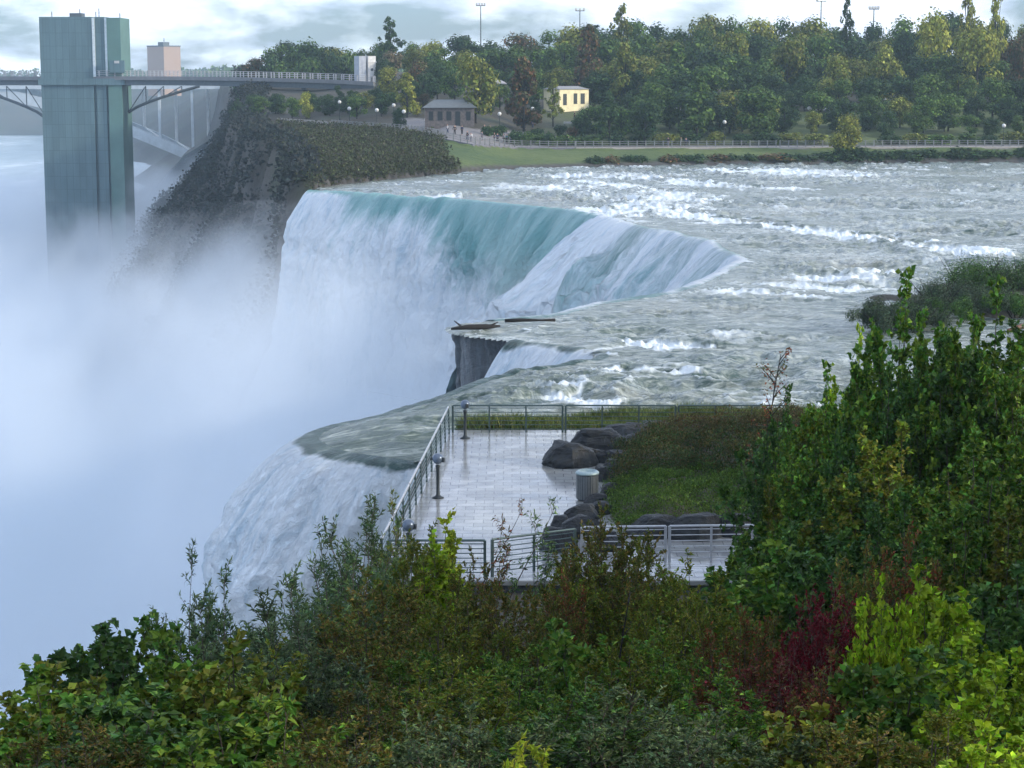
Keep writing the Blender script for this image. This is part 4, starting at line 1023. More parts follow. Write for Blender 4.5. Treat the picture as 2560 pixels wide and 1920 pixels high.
# trees on the slope under and behind the walkway
k = 0
for px, py, Y, wpx, lf in [(640, 232, 440, 45, 'far_dark'), (600, 238, 450, 50, 'far_dark'), (655, 236, 430, 50, 'far_green'), (700, 230, 440, 60, 'far_dark'), (735, 240, 425, 50, 'far_green'), (810, 236, 425, 60, 'far_dark'),
                           (860, 250, 420, 60, 'far_dark'), (930, 222, 430, 70, 'far_dark'), (985, 225, 420, 80, 'far_green'), (1060, 230, 402, 70, 'far_rust'), (895, 226, 440, 60, 'far_dark'), (650, 150, 530, 80, 'far_dark'), (725, 100, 535, 130, 'far_dark'),
                           (770, 226, 460, 60, 'far_green'), (850, 228, 460, 60, 'far_dark'), (1110, 255, 385, 50, 'far_dark'), (1000, 262, 375, 40, 'far_dark')]:
    far_tree(xat(px, Y), Y, topz(py, Y), 'round', lf, wpx * 1.2 / FPX * Y, f'{NM[lf]} small tree under the elevated walkway, {ordinal(k)} along the slope', 'small trees under the walkway'); k += 1
k = 0
for _i in range(46):
    px = rg.uniform(640, 1060); Y = rg.uniform(402, 462); py = rg.uniform(222, 262) if px < 930 else rg.uniform(205, 255); lf = rg.choice(['far_dark', 'far_dark', 'far_green', 'far_olive'])
    if Y < float(walky(np.array([xat(px, Y)]))[0]) + 22 or (1030 < px and py > 225): continue
    far_tree(xat(px, Y), Y, topz(py, Y), 'round', lf, rg.uniform(60, 95) / FPX * Y, f'{NM[lf]} bushy tree below the walkway end, {ordinal(k)} of that thicket', 'thicket below the walkway end'); k += 1
k = 0
for px, py, Y, wpx in [(690, 118, 512, 95), (755, 100, 516, 105), (820, 108, 512, 100), (880, 112, 508, 95), (855, 128, 500, 90), (705, 148, 506, 90), (640, 152, 525, 80), (918, 138, 500, 80), (945, 118, 512, 80), (780, 140, 500, 95)]:
    lf = ['far_dark', 'far_green'][k % 2]; far_tree(xat(px, Y), Y, topz(py, Y), 'round', lf, wpx * 1.25 / FPX * Y, f'{NM[lf]} broad tree of the hump behind the walkway, {ordinal(k)} of ten', 'hump of trees behind the walkway', gz=2.0); k += 1
# hedges and shrubs along the promenade
k = 0
for px in range(1290, 2700, 62):
    Y = float(walky(np.array([xat(px, 352)]))[0]) + rg.uniform(11, 15); py = rg.uniform(325, 345)
    if 2060 < px < 2160: continue
    lf = rg.choice(['far_dark', 'far_dark', 'far_green', 'far_olive'])
    far_tree(xat(px, Y), Y, topz(py, Y), 'shrub', lf, rg.uniform(60, 95) / FPX * Y, f'low {NM[lf]} shrub, {ordinal(k)} from the left behind the promenade', 'shrubs behind the promenade').name = 'shrub'; k += 1
k = 0
for px, pyt, dy_, lf in [(1222, 322, 22, 'far_dark'), (1250, 318, 24, 'far_dark'), (1290, 326, 10, 'far_dark'), (1318, 328, 10, 'far_green'), (1345, 322, 22, 'far_dark'), (1372, 330, 9, 'far_dark'), (1400, 318, 26, 'far_dark'), (1430, 322, 24, 'far_rust'), (1455, 318, 26, 'far_dark'), (1330, 292, 40, 'far_rust'), (1480, 312, 30, 'far_dark'), (1505, 316, 26, 'far_green')]:
    x_ = xat(px, 350); Y = float(walky(np.array([x_]))[0]) + dy_
    far_tree(xat(px, Y), Y, topz(pyt, Y), 'shrub', lf, 44 / FPX * Y, f'low {NM[lf]} bush among the paths, {ordinal(k)} right of the plaza', 'bushes among the paths').name = 'shrub'; k += 1
k = 0
for px in range(1480, 2700, 44):
    px = px + rg.uniform(-18, 18)
    s = float(shorey(np.array([xat(px, 335)]))[0]) + 3; h = rg.uniform(.7, 1.7) if px < 2040 else rg.uniform(1.9, 2.8)
    lf = 'far_rust' if px < 1950 and k % 3 == 1 else 'far_dark'
    far_tree(xat(px, s), s, h, 'shrub', lf, rg.uniform(60, 120) / FPX * s, f'low {NM[lf]} bank shrub, {ordinal(k)} from the left by the waterline', 'shrubs on the far waterline', gz=-.3).name = 'shrub'; k += 1

# scrub on the gorge slope, distant woods: nobody could count them
def scatter_stuff(name, x, y, zf, size, mat, label, cat, seed, per=26, spread=1.6):
    rng = np.random.default_rng(seed); n = len(x); z = zf(x, y)
    P = np.repeat(np.c_[x, y, z], per, 0); sz = np.repeat(size * rng.uniform(.5, 1.3, n), per)
    d = rng.normal(size=(n * per, 3)); d /= np.linalg.norm(d, axis=1)[:, None]
    P = P + d * (sz * spread * rng.random(n * per) ** .4)[:, None] * np.array([1, 1, .8]); P[:, 2] += sz * .5
    me = leaves_mesh(name, P, d + rng.normal(size=d.shape) * .8, sz * .55, sz * .5, rng, fold=.1); me.materials.append(mat)
    tag(obj(name, me), label, cat, kind='stuff')
rg2 = np.random.default_rng(5)
n = 8000; y = rg2.uniform(266, 620, n); w = rg2.uniform(-4, 42, n) * np.interp(y, [258, 330, 420], [.35, .8, 1]); x = rimx(y) - w
scatter_stuff('gorge_scrub', x[::2], y[::2], near_z, 1.0, leaf_mat('scrub_brown', (.038, .038, .036), (.032, .044, .030), .4, dark=.9), 'brown green scrub covering the gorge slope', 'scrub', 6)
scatter_stuff('gorge_scrub', x[1::2], y[1::2], near_z, 1.1, leaf_mat('scrub_dark', (.022, .032, .030), (.034, .038, .034), .3, dark=.9), 'dark bushes covering the gorge slope', 'scrub', 7)
n = 5200; x = rg2.uniform(-48, -6, n); s = rg2.random(n) ** 1.2; y = shorey(x) * (1 - s) + walky(x) * s
mk = (x < np.interp(s, [0, 1], [-8, -12]) - 9 * rg2.random(n) ** 2) & (rimx(y) < x)
scatter_stuff('bank_scrub', x[mk], y[mk], near_z, .6, leaf_mat('scrub_bank', (.050, .046, .030), (.055, .07, .026), .4, dark=.8), 'rusty scrub on the bank beside the far end of the falls', 'scrub', 8)
def farz(x, y): return 7 + 0 * x
n = 2600; x = rg2.uniform(-950, -60, n); y = rg2.uniform(1700, 2480, n); d = pdist(FAR, x, y); mk = inside(FAR, x, y) & (d > 80)
x2 = rg2.uniform(-320, 150, 900); y2 = rg2.uniform(900, 1500, 900); mk2 = inside(FAR, x2, y2) & (pdist(FAR, x2, y2) > 75) & (x2 > rimx(y2) + 30)
scatter_stuff('distant_woods', np.r_[x[mk], x2[mk2]], np.r_[y[mk], y2[mk2]], lambda a, b: np.where(b < 1600, 3, 8) + 0 * a, 7, LEAF['far_green'], 'hazy distant woods on the horizon', 'woods', 9, per=40, spread=1.3)

for k, (x, y, h) in enumerate([(13.5, 48, 7), (16, 56, 8), (18.5, 64, 7), (15.5, 66, 6), (20, 72, 7), (24, 60, 9), (22, 50, 9), (28, 68, 9), (18, 42, 8), (27, 76, 8), (33, 62, 9), (13, 36, 7)]):
    g = max(ground_at(x, y), .3); pr = PROTO['tree']; e = empty('tree', (x, y, g - .1), f'leafy green tree, {ordinal(k)} of the stand right of the platform', 'tree', 'stand of trees right of the platform', k * .9)
    a_ = obj('trunk', pr['woodme'], e); b_ = obj('foliage', pr['leaves'], e)
    for o in (a_, b_): o.scale = (1.0, 1.0, h / pr['H'])
    b_.material_slots[0].link = 'OBJECT'; b_.material_slots[0].material = LEAF['green' if k % 2 else 'dark']
# ---- big trees of the near island, outside the picture to the right: they shade the foreground
for k, (x, y, h) in enumerate([(16, -6, 17), (20, 6, 17), (25, 16, 18), (30, 26, 17), (34, 36, 17), (40, 45, 16), (46, 56, 15), (28, 4, 18), (36, 18, 18), (44, 34, 17), (14, -16, 17), (24, -12, 18), (52, 66, 13)]):
    g = max(ground_at(x, y), .3)
    pr = PROTO['tree']; e = empty('tree', (x, y, g - .1), f'large dark tree, {ordinal(k)} of the grove on the near island', 'tree', 'grove of the near island', k * 1.3)
    a_ = obj('trunk', pr['woodme'], e); b_ = obj('foliage', pr['leaves'], e)
    for o in (a_, b_): o.scale = (1.9, 1.9, h / pr['H'])
    b_.material_slots[0].link = 'OBJECT'; b_.material_slots[0].material = LEAF['dark']
# ================================================================== BUILT THINGS
M_METAL = simple('green_grey_metal', (.07, .11, .11), .4, .5, scale=8)
M_METAL_LIT = simple('sun_toned_metal', (.48, .50, .53), .35, .3, scale=8)  # green grey metal repeated paler, sunlight painted into the colour
M_DARKM = simple('dark_iron', (.035, .045, .05), .5, .5, scale=8)
def railing(p0, p1, label, secs, bays=3, h=1.1, bars=6, mat=M_METAL, group='railings of the near platform', lean=0, gz=PZ, top=None):
    p0, p1 = Vector((*p0, gz)), Vector((*p1, gz)); d = (p1 - p0); L = d.length; ux = d.normalized(); nx = Vector((-ux.y, ux.x, 0))
    e = empty('metal_railing', p0, label, 'railing', group); sl = L / secs
    up = Vector((0, 0, 1)) + nx * lean
    def q(s, z, k=0): return ux * s + up * z + nx * k
    for i in range(secs):
        a, b = i * sl + .06, (i + 1) * sl - .06
        for j in range(bays + 1):
            s = a + (b - a) * j / bays
            m = MB(); w = .04 if j in (0, bays) else .03
            m.add([q(s - w, 0, -.03), q(s + w, 0, -.03), q(s + w, 0, .03), q(s - w, 0, .03), q(s - w, h, -.03), q(s + w, h, -.03), q(s + w, h, .03), q(s - w, h, .03)],
                  [(3, 2, 1, 0), (4, 5, 6, 7), (0, 1, 5, 4), (1, 2, 6, 5), (2, 3, 7, 6), (3, 0, 4, 7)]); m.build('post', mat, e)
        m = MB(); m.tube([q(a, h), q(b, h)], .036, 8); m.build('handrail', top or mat, e)
        for k in range(bars):
            z = .14 + (h - .24) * k / (bars - 1); m = MB(); m.tube([q(a, z), q(b, z)], .016, 5); m.build('bar', mat, e)
    return e
FL, FR, NL = (-2.45, 79.5), (11.2, 79.5), (-3.72, 56.1)
railing(FL, FR, 'low green grey metal railing between the platform and the rapids', 3, 3)
railing(NL, (-2.52, 79.2), 'sloping looking metal railing along the brink side of the platform', 6, 2, lean=.03, bars=7, top=M_METAL_LIT)  # handrail coloured pale as if sunlit
railing((NL[0] + .1, 56.0), (-.72, 56.0), 'near metal railing left of its end post, behind the bushes', 1, 2, bars=7, h=1.08)
railing((2.0, 57.6), (7.2, 57.9), 'metal railing coloured white as if sunlit, below the row of boulders', 2, 2, mat=M_METAL_LIT, bars=6)  # paler copy of the railing metal stands in for sunlight on this run
railing((-.62, 56.0), (1.9, 57.4), 'short dark metal railing hidden by the tall brown bush', 1, 2, bars=7)

def coin_viewer(px, pyb, label, rz):
    p = at(px, pyb, z=PZ); e = empty('coin_viewer', p, label, 'coin viewer', 'coin viewers on the platform', rz)
    m = MB(); m.lathe([(.20, 0), (.20, .03), (.10, .07), (.065, .14), (.055, .6), (.06, 1.05), (.09, 1.12), (.05, 1.16)], 14); m.build('stand', M_DARKM, e, smooth=True)
    m = MB(); pr = [(.02, -.16), (.11, -.13), (.17, -.05), (.19, .05), (.15, .15), (.07, .20), (.01, .21)]; m.lathe(pr, 14, (0, 0, 1.34))
    hd = m.build('viewer_head', simple('viewer_shell', (.13, .17, .23), .3, .5, scale=6), e, smooth=True)
    m = MB()
    for s in (-.06, .06): m.tube([(s, .10, 1.36), (s, .25, 1.36)], .045, 10)
    m.build('eyepiece', M_DARKM, e); m = MB(); m.box(-.05, .05, -.24, -.14, 1.26, 1.42); m.build('lens_hood', M_DARKM, e, bevel=.01)
coin_viewer(1163, 1096, 'dark coin viewer at the far corner of the platform', .4)
coin_viewer(1095, 1245, 'coin viewer halfway along the brink side railing', 1.2)
coin_viewer(1022, 1428, 'pale headed coin viewer at the near corner behind the bushes', 1.3)

def bin_():
    p = at(1468, 1250, z=PZ); e = empty('litter_bin', p, 'grey slatted round litter bin beside the dark rocks', 'litter bin')
    m = MB(); m.lathe([(.33, .03), (.36, .06), (.36, .86), (.34, .9)], 28); m.build('body', simple('bin_grey', (.10, .12, .13), .5, .3, scale=9), e, smooth=True)
    m = MB()
    for k in range(26):
        a = k * 2 * math.pi / 26; M = Matrix.Rotation(a, 4, 'Z'); m.box(.355, .378, -.028, .028, .07, .88, M)
    m.build('slats', simple('bin_slat', (.16, .18, .19), .45, .4, scale=9), e)
    m = MB(); m.lathe([(.345, .9), (.40, .905), (.40, .97), (.33, 1.02), (.30, 1.02), (.28, .93), (.01, .92)], 28); m.build('rim', simple('bin_rim', (.30, .40, .42), .4, .3, scale=9), e, smooth=True)
bin_()
t = MT('boulder'); g = t.geo(); n = t.noise(2.2, 8, .65, g, .3); nrm = t.n('ShaderNodeNewGeometry'); sx = t.n('ShaderNodeSeparateXYZ'); t.l(nrm.outputs['Normal'], sx.inputs[0])
n3 = t.noise(6, 5, .6, g)
t.set(color=t.mix(t.ramp(n3, [(.5, 0.), (.7, .4)]), t.ramp(n, [(.3, (.008, .010, .013)), (.6, (.022, .027, .032)), (.75, (.09, .10, .105))]), (.03, .034, .02)), rough=t.ramp(n, [(.3, .42), (.7, .8)]), spec=.3)
t.bump(n, 1, .08); M_BOULD = t.m
def boulder(px, pyb, wpx, hpx, label, seed, depth=.8, rz=0, pale=False, Yoff=0):
    wpx *= 1.22; hpx *= 1.3
    p = at(px, pyb, z=PZ); wm = wpx / FPX * p.y; hm = hpx / FPX * p.y; rng = np.random.default_rng(seed)
    nu, nv = 56, 34; th = np.linspace(0, 2 * math.pi, nu, endpoint=False); ph = np.linspace(-.5 * math.pi, .5 * math.pi, nv)
    T, P_ = np.meshgrid(th, ph, indexing='ij'); e_ = .45
    f = lambda c, k: np.sign(c) * np.abs(c) ** k
    X = f(np.cos(T), .6) * f(np.cos(P_), .6); Y = f(np.sin(T), .6) * f(np.cos(P_), .6); Z = f(np.sin(P_), .6)
    dirs = np.stack([X, Y, Z], -1); dirs = dirs / np.linalg.norm(dirs, axis=-1, keepdims=True)
    nn = rng.normal(size=(15, 3)); nn[:, 2] = np.abs(nn[:, 2]) * .7; nn /= np.linalg.norm(nn, axis=1)[:, None]; nn = np.vstack([nn, [0.05, .05, 1]]); dd = np.r_[rng.uniform(.58, .9, 15), .72]
    dots = np.einsum('ijk,lk->ijl', dirs, nn); cut = np.where(dots > .05, dd / np.maximum(dots, .05), 9).min(-1)
    r0 = np.linalg.norm(np.stack([X, Y, Z], -1), axis=-1)
    rr = np.minimum(1, cut / r0) * (1.08 + (fbm(X * 2.5 + seed, Y * 2.5, Z * 2.5 + 5, oct=4, seed=seed) - .5) * .28)
    V = np.stack([X * rr * wm / 2, Y * rr * wm / 2 * depth, (Z * rr * .5 + .42) * hm], -1).reshape(-1, 3)
    i = np.arange(nu)[:, None]; j = np.arange(nv - 1)[None, :]; i2 = (i + 1) % nu
    F = np.stack([i * nv + j, i2 * nv + j, i2 * nv + j + 1, i * nv + j + 1], -1).reshape(-1, 4)
    me = mesh_np('boulder', V, F, M_BOULD, smooth=False); o = obj('boulder', me, loc=(p.x, p.y + wm * depth * .3 + Yoff, PZ - .02)); o.rotation_euler = (0, 0, rz)
    tag(o, label, 'boulder', 'boulders round the planting bed')
BD = [(1328, 1022, 50, 28, 'small dark rock between the bin and the shiny stone', .8), (1322, 1070, 42, 26, 'little rock under the right side of the bin', .8), (1290, 1092, 46, 24, 'low flat rock just below the bin', .8), (1372, 938, 66, 24, 'low dark rock at the far end of the upper group', .7), (1270, 1000, 56, 30, 'dark rock tucked behind the large leftmost boulder', .8),
      (1232, 1010, 98, 50, 'large dark boulder, leftmost of the upper rock group', .8), (1298, 972, 110, 42, 'dark boulder behind the leftmost one of the upper group', .8), (1342, 948, 82, 30, 'grey flat boulder at the back of the upper group', .8),
      (1392, 965, 105, 26, 'long flat dark rock beside the red brown plants', .6), (1415, 925, 62, 14, 'pale flat stone under the far railing', .8), (1295, 1000, 52, 26, 'small boulder with a shiny top behind the bin', .8), (1302, 1040, 44, 30, 'small stone right of the litter bin', .8),
      (1345, 1005, 70, 30, 'dark rock between upper group and green plants', .8), (1300, 1112, 46, 28, 'small stone above the lower rock group', .8), (1262, 1122, 66, 32, 'flat grey boulder of the lower group below the bin', .7),
      (1216, 1150, 42, 34, 'small mossy boulder of the lower group', .9), (1257, 1162, 66, 46, 'square boulder in the lower group', .8), (1205, 1192, 76, 50, 'large wet boulder at the front left of the lower group', .8), (1300, 1190, 70, 40, 'dark boulder half behind the tall brown bush', .8),
      (1500, 1128, 118, 42, 'broad pale topped boulder above the boulder row', .6), (1420, 1163, 104, 50, 'boulder at the left end of the row behind the white railing', .6), (1508, 1166, 112, 52, 'middle boulder of the row behind the white railing', .6),
      (1585, 1160, 84, 50, 'right boulder of the row behind the white railing', .6), (1650, 1150, 70, 45, 'boulder at the right end of the row near the green tree', .7), (1595, 940, 60, 32, 'brown stained rock among the red brown plants', .8)]
for i, (px, py, w, h, lab, dp) in enumerate(BD): boulder(px * K, py * K, w * K, h * K, lab, 40 + i, dp, rz=(i * .37) % .5 - .25)

# planting bed: a low mound with ground cover
BED = np.array([(3.3, 61.2), (8.9, 60.4), (16, 60.4), (16, 79.0), (6.6, 79.0), (5.0, 77.5), (4.0, 75.5), (3.6, 72), (3.2, 69.5), (3.4, 66), (2.9, 64.0)])
def bedz(x, y):
    d = pdist(np.vstack([BED, BED[:1]]), x, y) * np.where(inside(BED, x, y), 1, -1)
    return PZ + sst(-.2, 1.6, d) * .45 - .08 + (fbm(x * .75, y * .75, oct=3, seed=1) - .42) * 1.3 * sst(0, 1.5, d)
def bed():
    xs = np.linspace(2.5, 16.3, 90); ys = np.linspace(60, 79.4, 110); Y, X = np.meshgrid(ys, xs, indexing='ij'); x, y = X.ravel(), Y.ravel()
    d = pdist(np.vstack([BED, BED[:1]]), x, y) * np.where(inside(BED, x, y), 1, -1); z = bedz(x, y)
    k = (d > -.25).reshape(X.shape)
    me = mesh_np('planting_bed', np.c_[x, y, z], grid_faces(110, 90, k[:-1, :-1] & k[1:, 1:])[:, ::-1], M_LAND, attrs={'surface': np.zeros((len(x), 3))})
    tag(obj('planting_bed', me), 'raised soil bed behind the boulders', 'ground', kind='structure')
bed()
def cover(name, poly, n, size, mat, label, seed, per=14, blade=False, h=.35):
    rng = np.random.default_rng(seed); poly = np.array(poly); x = rng.uniform(*[poly[:, 0].min(), poly[:, 0].max()], n); y = rng.uniform(poly[:, 1].min(), poly[:, 1].max(), n)
    m = inside(poly, x, y); x, y = x[m], y[m]; n = len(x); z = bedz(x, y) if not blade else np.full(n, .28)
    hh = h * (.45 + 1.1 * fbm(x * .8, y * .8, oct=2, seed=seed))
    P = np.repeat(np.c_[x, y, z], per, 0); H_ = np.repeat(hh, per); D = rng.normal(size=P.shape); D[:, 2] = np.abs(D[:, 2]) + (2.2 if blade else .5)
    P[:, :2] += rng.normal(size=(len(P), 2)) * (.05 if blade else .12)
    if not blade: P[:, 2] += H_ * rng.random(len(P)) ** .6
    L = (H_ * rng.uniform(.6, 1.3, len(P)) if blade else size * rng.uniform(.6, 1.4, len(P)))
    me = leaves_mesh(name, P, D, L, (np.full(len(P), size) if blade else L * .6), rng); me.materials.append(mat); tag(obj(name, me), label, 'plants', kind='stuff')
cover('ground_cover', [(3.2, 61.5), (16, 61), (16, 67.5), (9, 67.5), (5.5, 69.3), (3.3, 69)], 5200, .07, leaf_mat('cover_bright', (.055, .125, .018), (.09, .15, .02), .35), 'bright green low ground cover behind the boulders', 1)
cover('ground_cover', [(3.4, 68), (8, 67.5), (16, 67.5), (16, 74.5), (9, 75), (3.9, 74.5)], 3600, .08, leaf_mat('cover_dark', (.03, .075, .018), (.08, .07, .02), .35), 'dark green and brown ground cover in the middle of the bed', 2, h=.6)
cover('ground_cover', [(4.2, 74.3), (16, 74), (16, 79), (7, 79), (5, 77)], 3000, .07, leaf_mat('cover_red', (.095, .058, .024), (.07, .085, .024), .4), 'red brown low plants by the far railing', 3, h=.5)
cover('grass', [(-2.4, 80.6), (17, 80.6), (17, 84.5), (6, 84.9), (1, 83.6), (-1.8, 82.2)], 6500, .035, leaf_mat('grass_blade', (.07, .13, .022), (.13, .14, .035), .35), 'long grass growing between the railing and the rapids', 4, per=8, blade=True, h=.62)

# ---- observation tower and its walkway
t = MT('tower_cladding'); g = t.geo(); n = t.noise(.15, 4, .6, g, mapscale=(1, 1, .25)); wv = t.n('ShaderNodeTexWave', bands_direction='X'); wv.inputs['Scale'].default_value = .55; t.l(g, wv.inputs[0])
bk = t.n('ShaderNodeTexBrick'); bk.offset = 0; bk.inputs['Scale'].default_value = 1; bk.inputs['Brick Width'].default_value = 1.6; bk.inputs['Row Height'].default_value = 3.2; bk.inputs['Mortar Size'].default_value = .05
bk.inputs['Color1'].default_value = (1, 1, 1, 1); bk.inputs['Color2'].default_value = (.86, .88, .88, 1); bk.inputs['Mortar'].default_value = (.62, .66, .66, 1)
mpb = t.n('ShaderNodeMapping'); mpb.inputs['Rotation'].default_value = (R(-90), 0, 0); t.l(g, mpb.inputs[0]); t.l(mpb.outputs[0], bk.inputs[0])
t.set(color=t.mix(t.math('MULTIPLY', wv.outputs['Fac'], .25), t.ramp(n, [(.3, (.085, .155, .180)), (.7, (.115, .195, .215))]), (.08, .14, .16)), rough=.6)
cc = t.b.inputs['Base Color'].links[0].from_socket; st_ = t.ramp(t.noise(.35, 6, .7, g, .5, mapscale=(1, 1, .12)), [(.4, .85), (.6, 1.0)])
t.set(color=t.mix(1.0, t.mix(1.0, cc, bk.outputs[0], 'MULTIPLY'), st_, 'MULTIPLY')); M_TOW = t.m
M_GLASSL = simple('pale_glass', (.6, .68, .70), .4, 0, scale=2)
M_STEEL = simple('grey_steel', (.10, .13, .15), .6, .2, scale=2)
M_PALE = simple('pale_rail', (.50, .50, .50), .6, scale=3)
def tower():
    e = empty('observation_tower', (-106, 506, -55), 'tall teal green slab tower rising out of the mist on the left', 'tower'); B = lambda m, *a: m.box(a[0] + 106, a[1] + 106, a[2] - 506, a[3] - 506, a[4] + 55, a[5] + 55)
    m = MB(); B(m, -116.4, -103.45, 500, 512, -55, 28.9); m.build('main_shaft', M_TOW, e)
    m = MB(); B(m, -102.75, -100.35, 500.2, 512, -55, 28.9); m.build('middle_shaft', M_TOW, e)
    m = MB(); B(m, -99.75, -96.4, 499.7, 512, -55, 28.7); m.build('lift_shaft', simple('tower_green', (.10, .205, .185), .6, scale=.2), e)
    for x in (-103.45, -100.35): m = MB(); B(m, x + .03, x + (.67 if x < -102 else .57), 499.85, 511.9, 14.3, 28.6); m.build('glass_strip', M_GLASSL, e)
    for x in (-103.45, -100.35): m = MB(); B(m, x + .03, x + (.67 if x < -102 else .57), 500.9, 511.9, -54, 14.2); m.build('joint_panel', M_TOW, e)
    m = MB(); B(m, -117.0, -95.6, 499.3, 512.6, 12.3, 13.9); m.build('deck_collar', M_TOW, e)
    m = MB(); B(m, -99, -95.4, 498.2, 499.6, 15.3, 18.3); m.build('entrance_block', M_TOW, e); m = MB(); B(m, -97.8, -96.6, 498.0, 498.15, 17.6, 18.2); m.build('pale_panel', M_PALE, e)  # entrance block with a small pale panel in front
    for x, h in ((-115, 1.6), (-108, 2.2), (-107.4, 1.2), (-104, 1.6), (-103.2, 2.4), (-98, 1.2)):
        m = MB(); m.tube([(x + 106, 2, 83.8), (x + 106, 2, 83.8 + h)], .12, 5); m.build('mast', M_STEEL, e)
    m = MB(); B(m, -109.5, -106.5, 503, 507, 28.9, 29.9); m.build('roof_unit', M_STEEL, e)
tower()
def walkway():
    P0 = [(-170, 516, 14.2), (-130, 507, 14.4), (-96, 502, 14.45), (-80, 499, 14.4), (-64, 494, 14.2), (-50, 486, 13.9), (-40, 478, 13.6), (-32, 470, 13.2)]
    e = empty('elevated_walkway', (-60, 495, 13), 'long curved elevated walkway from the tower to the wooded hill', 'walkway'); O = Vector((-60, 495, 13))
    xs = [p[0] for p in P0]; pts = [Vector((x, np.interp(x, xs, [p[1] for p in P0]), np.interp(x, xs, [p[2] for p in P0]))) - O for x in np.arange(-170, -31, 2.0)]
    m = MB(); vs = []; 
    for p in pts: vs += [(p.x, p.y - 3, p.z - .9), (p.x, p.y + 3, p.z - .9), (p.x, p.y + 3, p.z), (p.x, p.y - 3, p.z)]
    n = len(pts); m.add(vs, [(4 * i + k, 4 * i + 4 + k, 4 * i + 4 + (k + 1) % 4, 4 * i + (k + 1) % 4) for i in range(n - 1) for k in range(4)] + [(0, 1, 2, 3), (4 * n - 1, 4 * n - 2, 4 * n - 3, 4 * n - 4)])
    m.build('deck', simple('deck_side', (.20, .21, .22), .7, scale=1), e)
    m = MB(); vs = []
    for p in pts: vs += [(p.x, p.y - 2.2, p.z - 2.2), (p.x, p.y + 2.2, p.z - 2.2), (p.x, p.y + 2.2, p.z - .92), (p.x, p.y - 2.2, p.z - .92)]
    m.add(vs, [(4 * i + k, 4 * i + 4 + k, 4 * i + 4 + (k + 1) % 4, 4 * i + (k + 1) % 4) for i in range(n - 1) for k in range(4)] + [(0, 1, 2, 3), (4 * n - 1, 4 * n - 2, 4 * n - 3, 4 * n - 4)]); m.build('girder', M_STEEL, e)
    for sgn, nm in ((-2.9, 'near_railing'), (2.9, 'back_railing')):
        m = MB()
        for i, p in enumerate(pts): m.box(p.x - .14, p.x + .14, p.y + sgn - .06, p.y + sgn + .06, p.z, p.z + 1.35)
        for h in (1.35, .9, .45): m.tube([p + Vector((0, sgn, h)) for p in pts], .05, 4)
        m.build(nm, M_PALE, e)
    # curved brackets on both sides of the tower
    def bracket(x0, x1, z0):
        m = MB(); q = [Vector((x0 + (x1 - x0) * k / 8, 505, z0 + (12.0 - z0) * (k / 8) ** .75)) - O for k in range(9)]; m.tube(q, .4, 6)
        for k in range(0, 9, 2): m.tube([q[k], Vector((q[k].x, q[k].y, -1.0))], .14, 5)
        for k in range(0, 8, 2): m.tube([q[k], Vector((q[k + 2].x, q[k + 2].y, -1.0))], .12, 5)
        m.build('bracket', M_STEEL, e)
    bracket(-96, -78, 5.5); bracket(-116.5, -136, 4.0)
    for x in (-64, -50, -42):
        p = Vector((x, np.interp(x, xs, [q[1] for q in P0]), 0)); g = float(near_z(np.array([p.x]), np.array([p.y]))[0]); m = MB(); m.box(x + 60 - .5, x + 60 + .5, p.y - 495 - 1, p.y - 495 + 1, g - 14, np.interp(x, xs, [q[2] for q in P0]) - 13 - 2.2); m.build('pier', M_STEEL, e)
walkway()
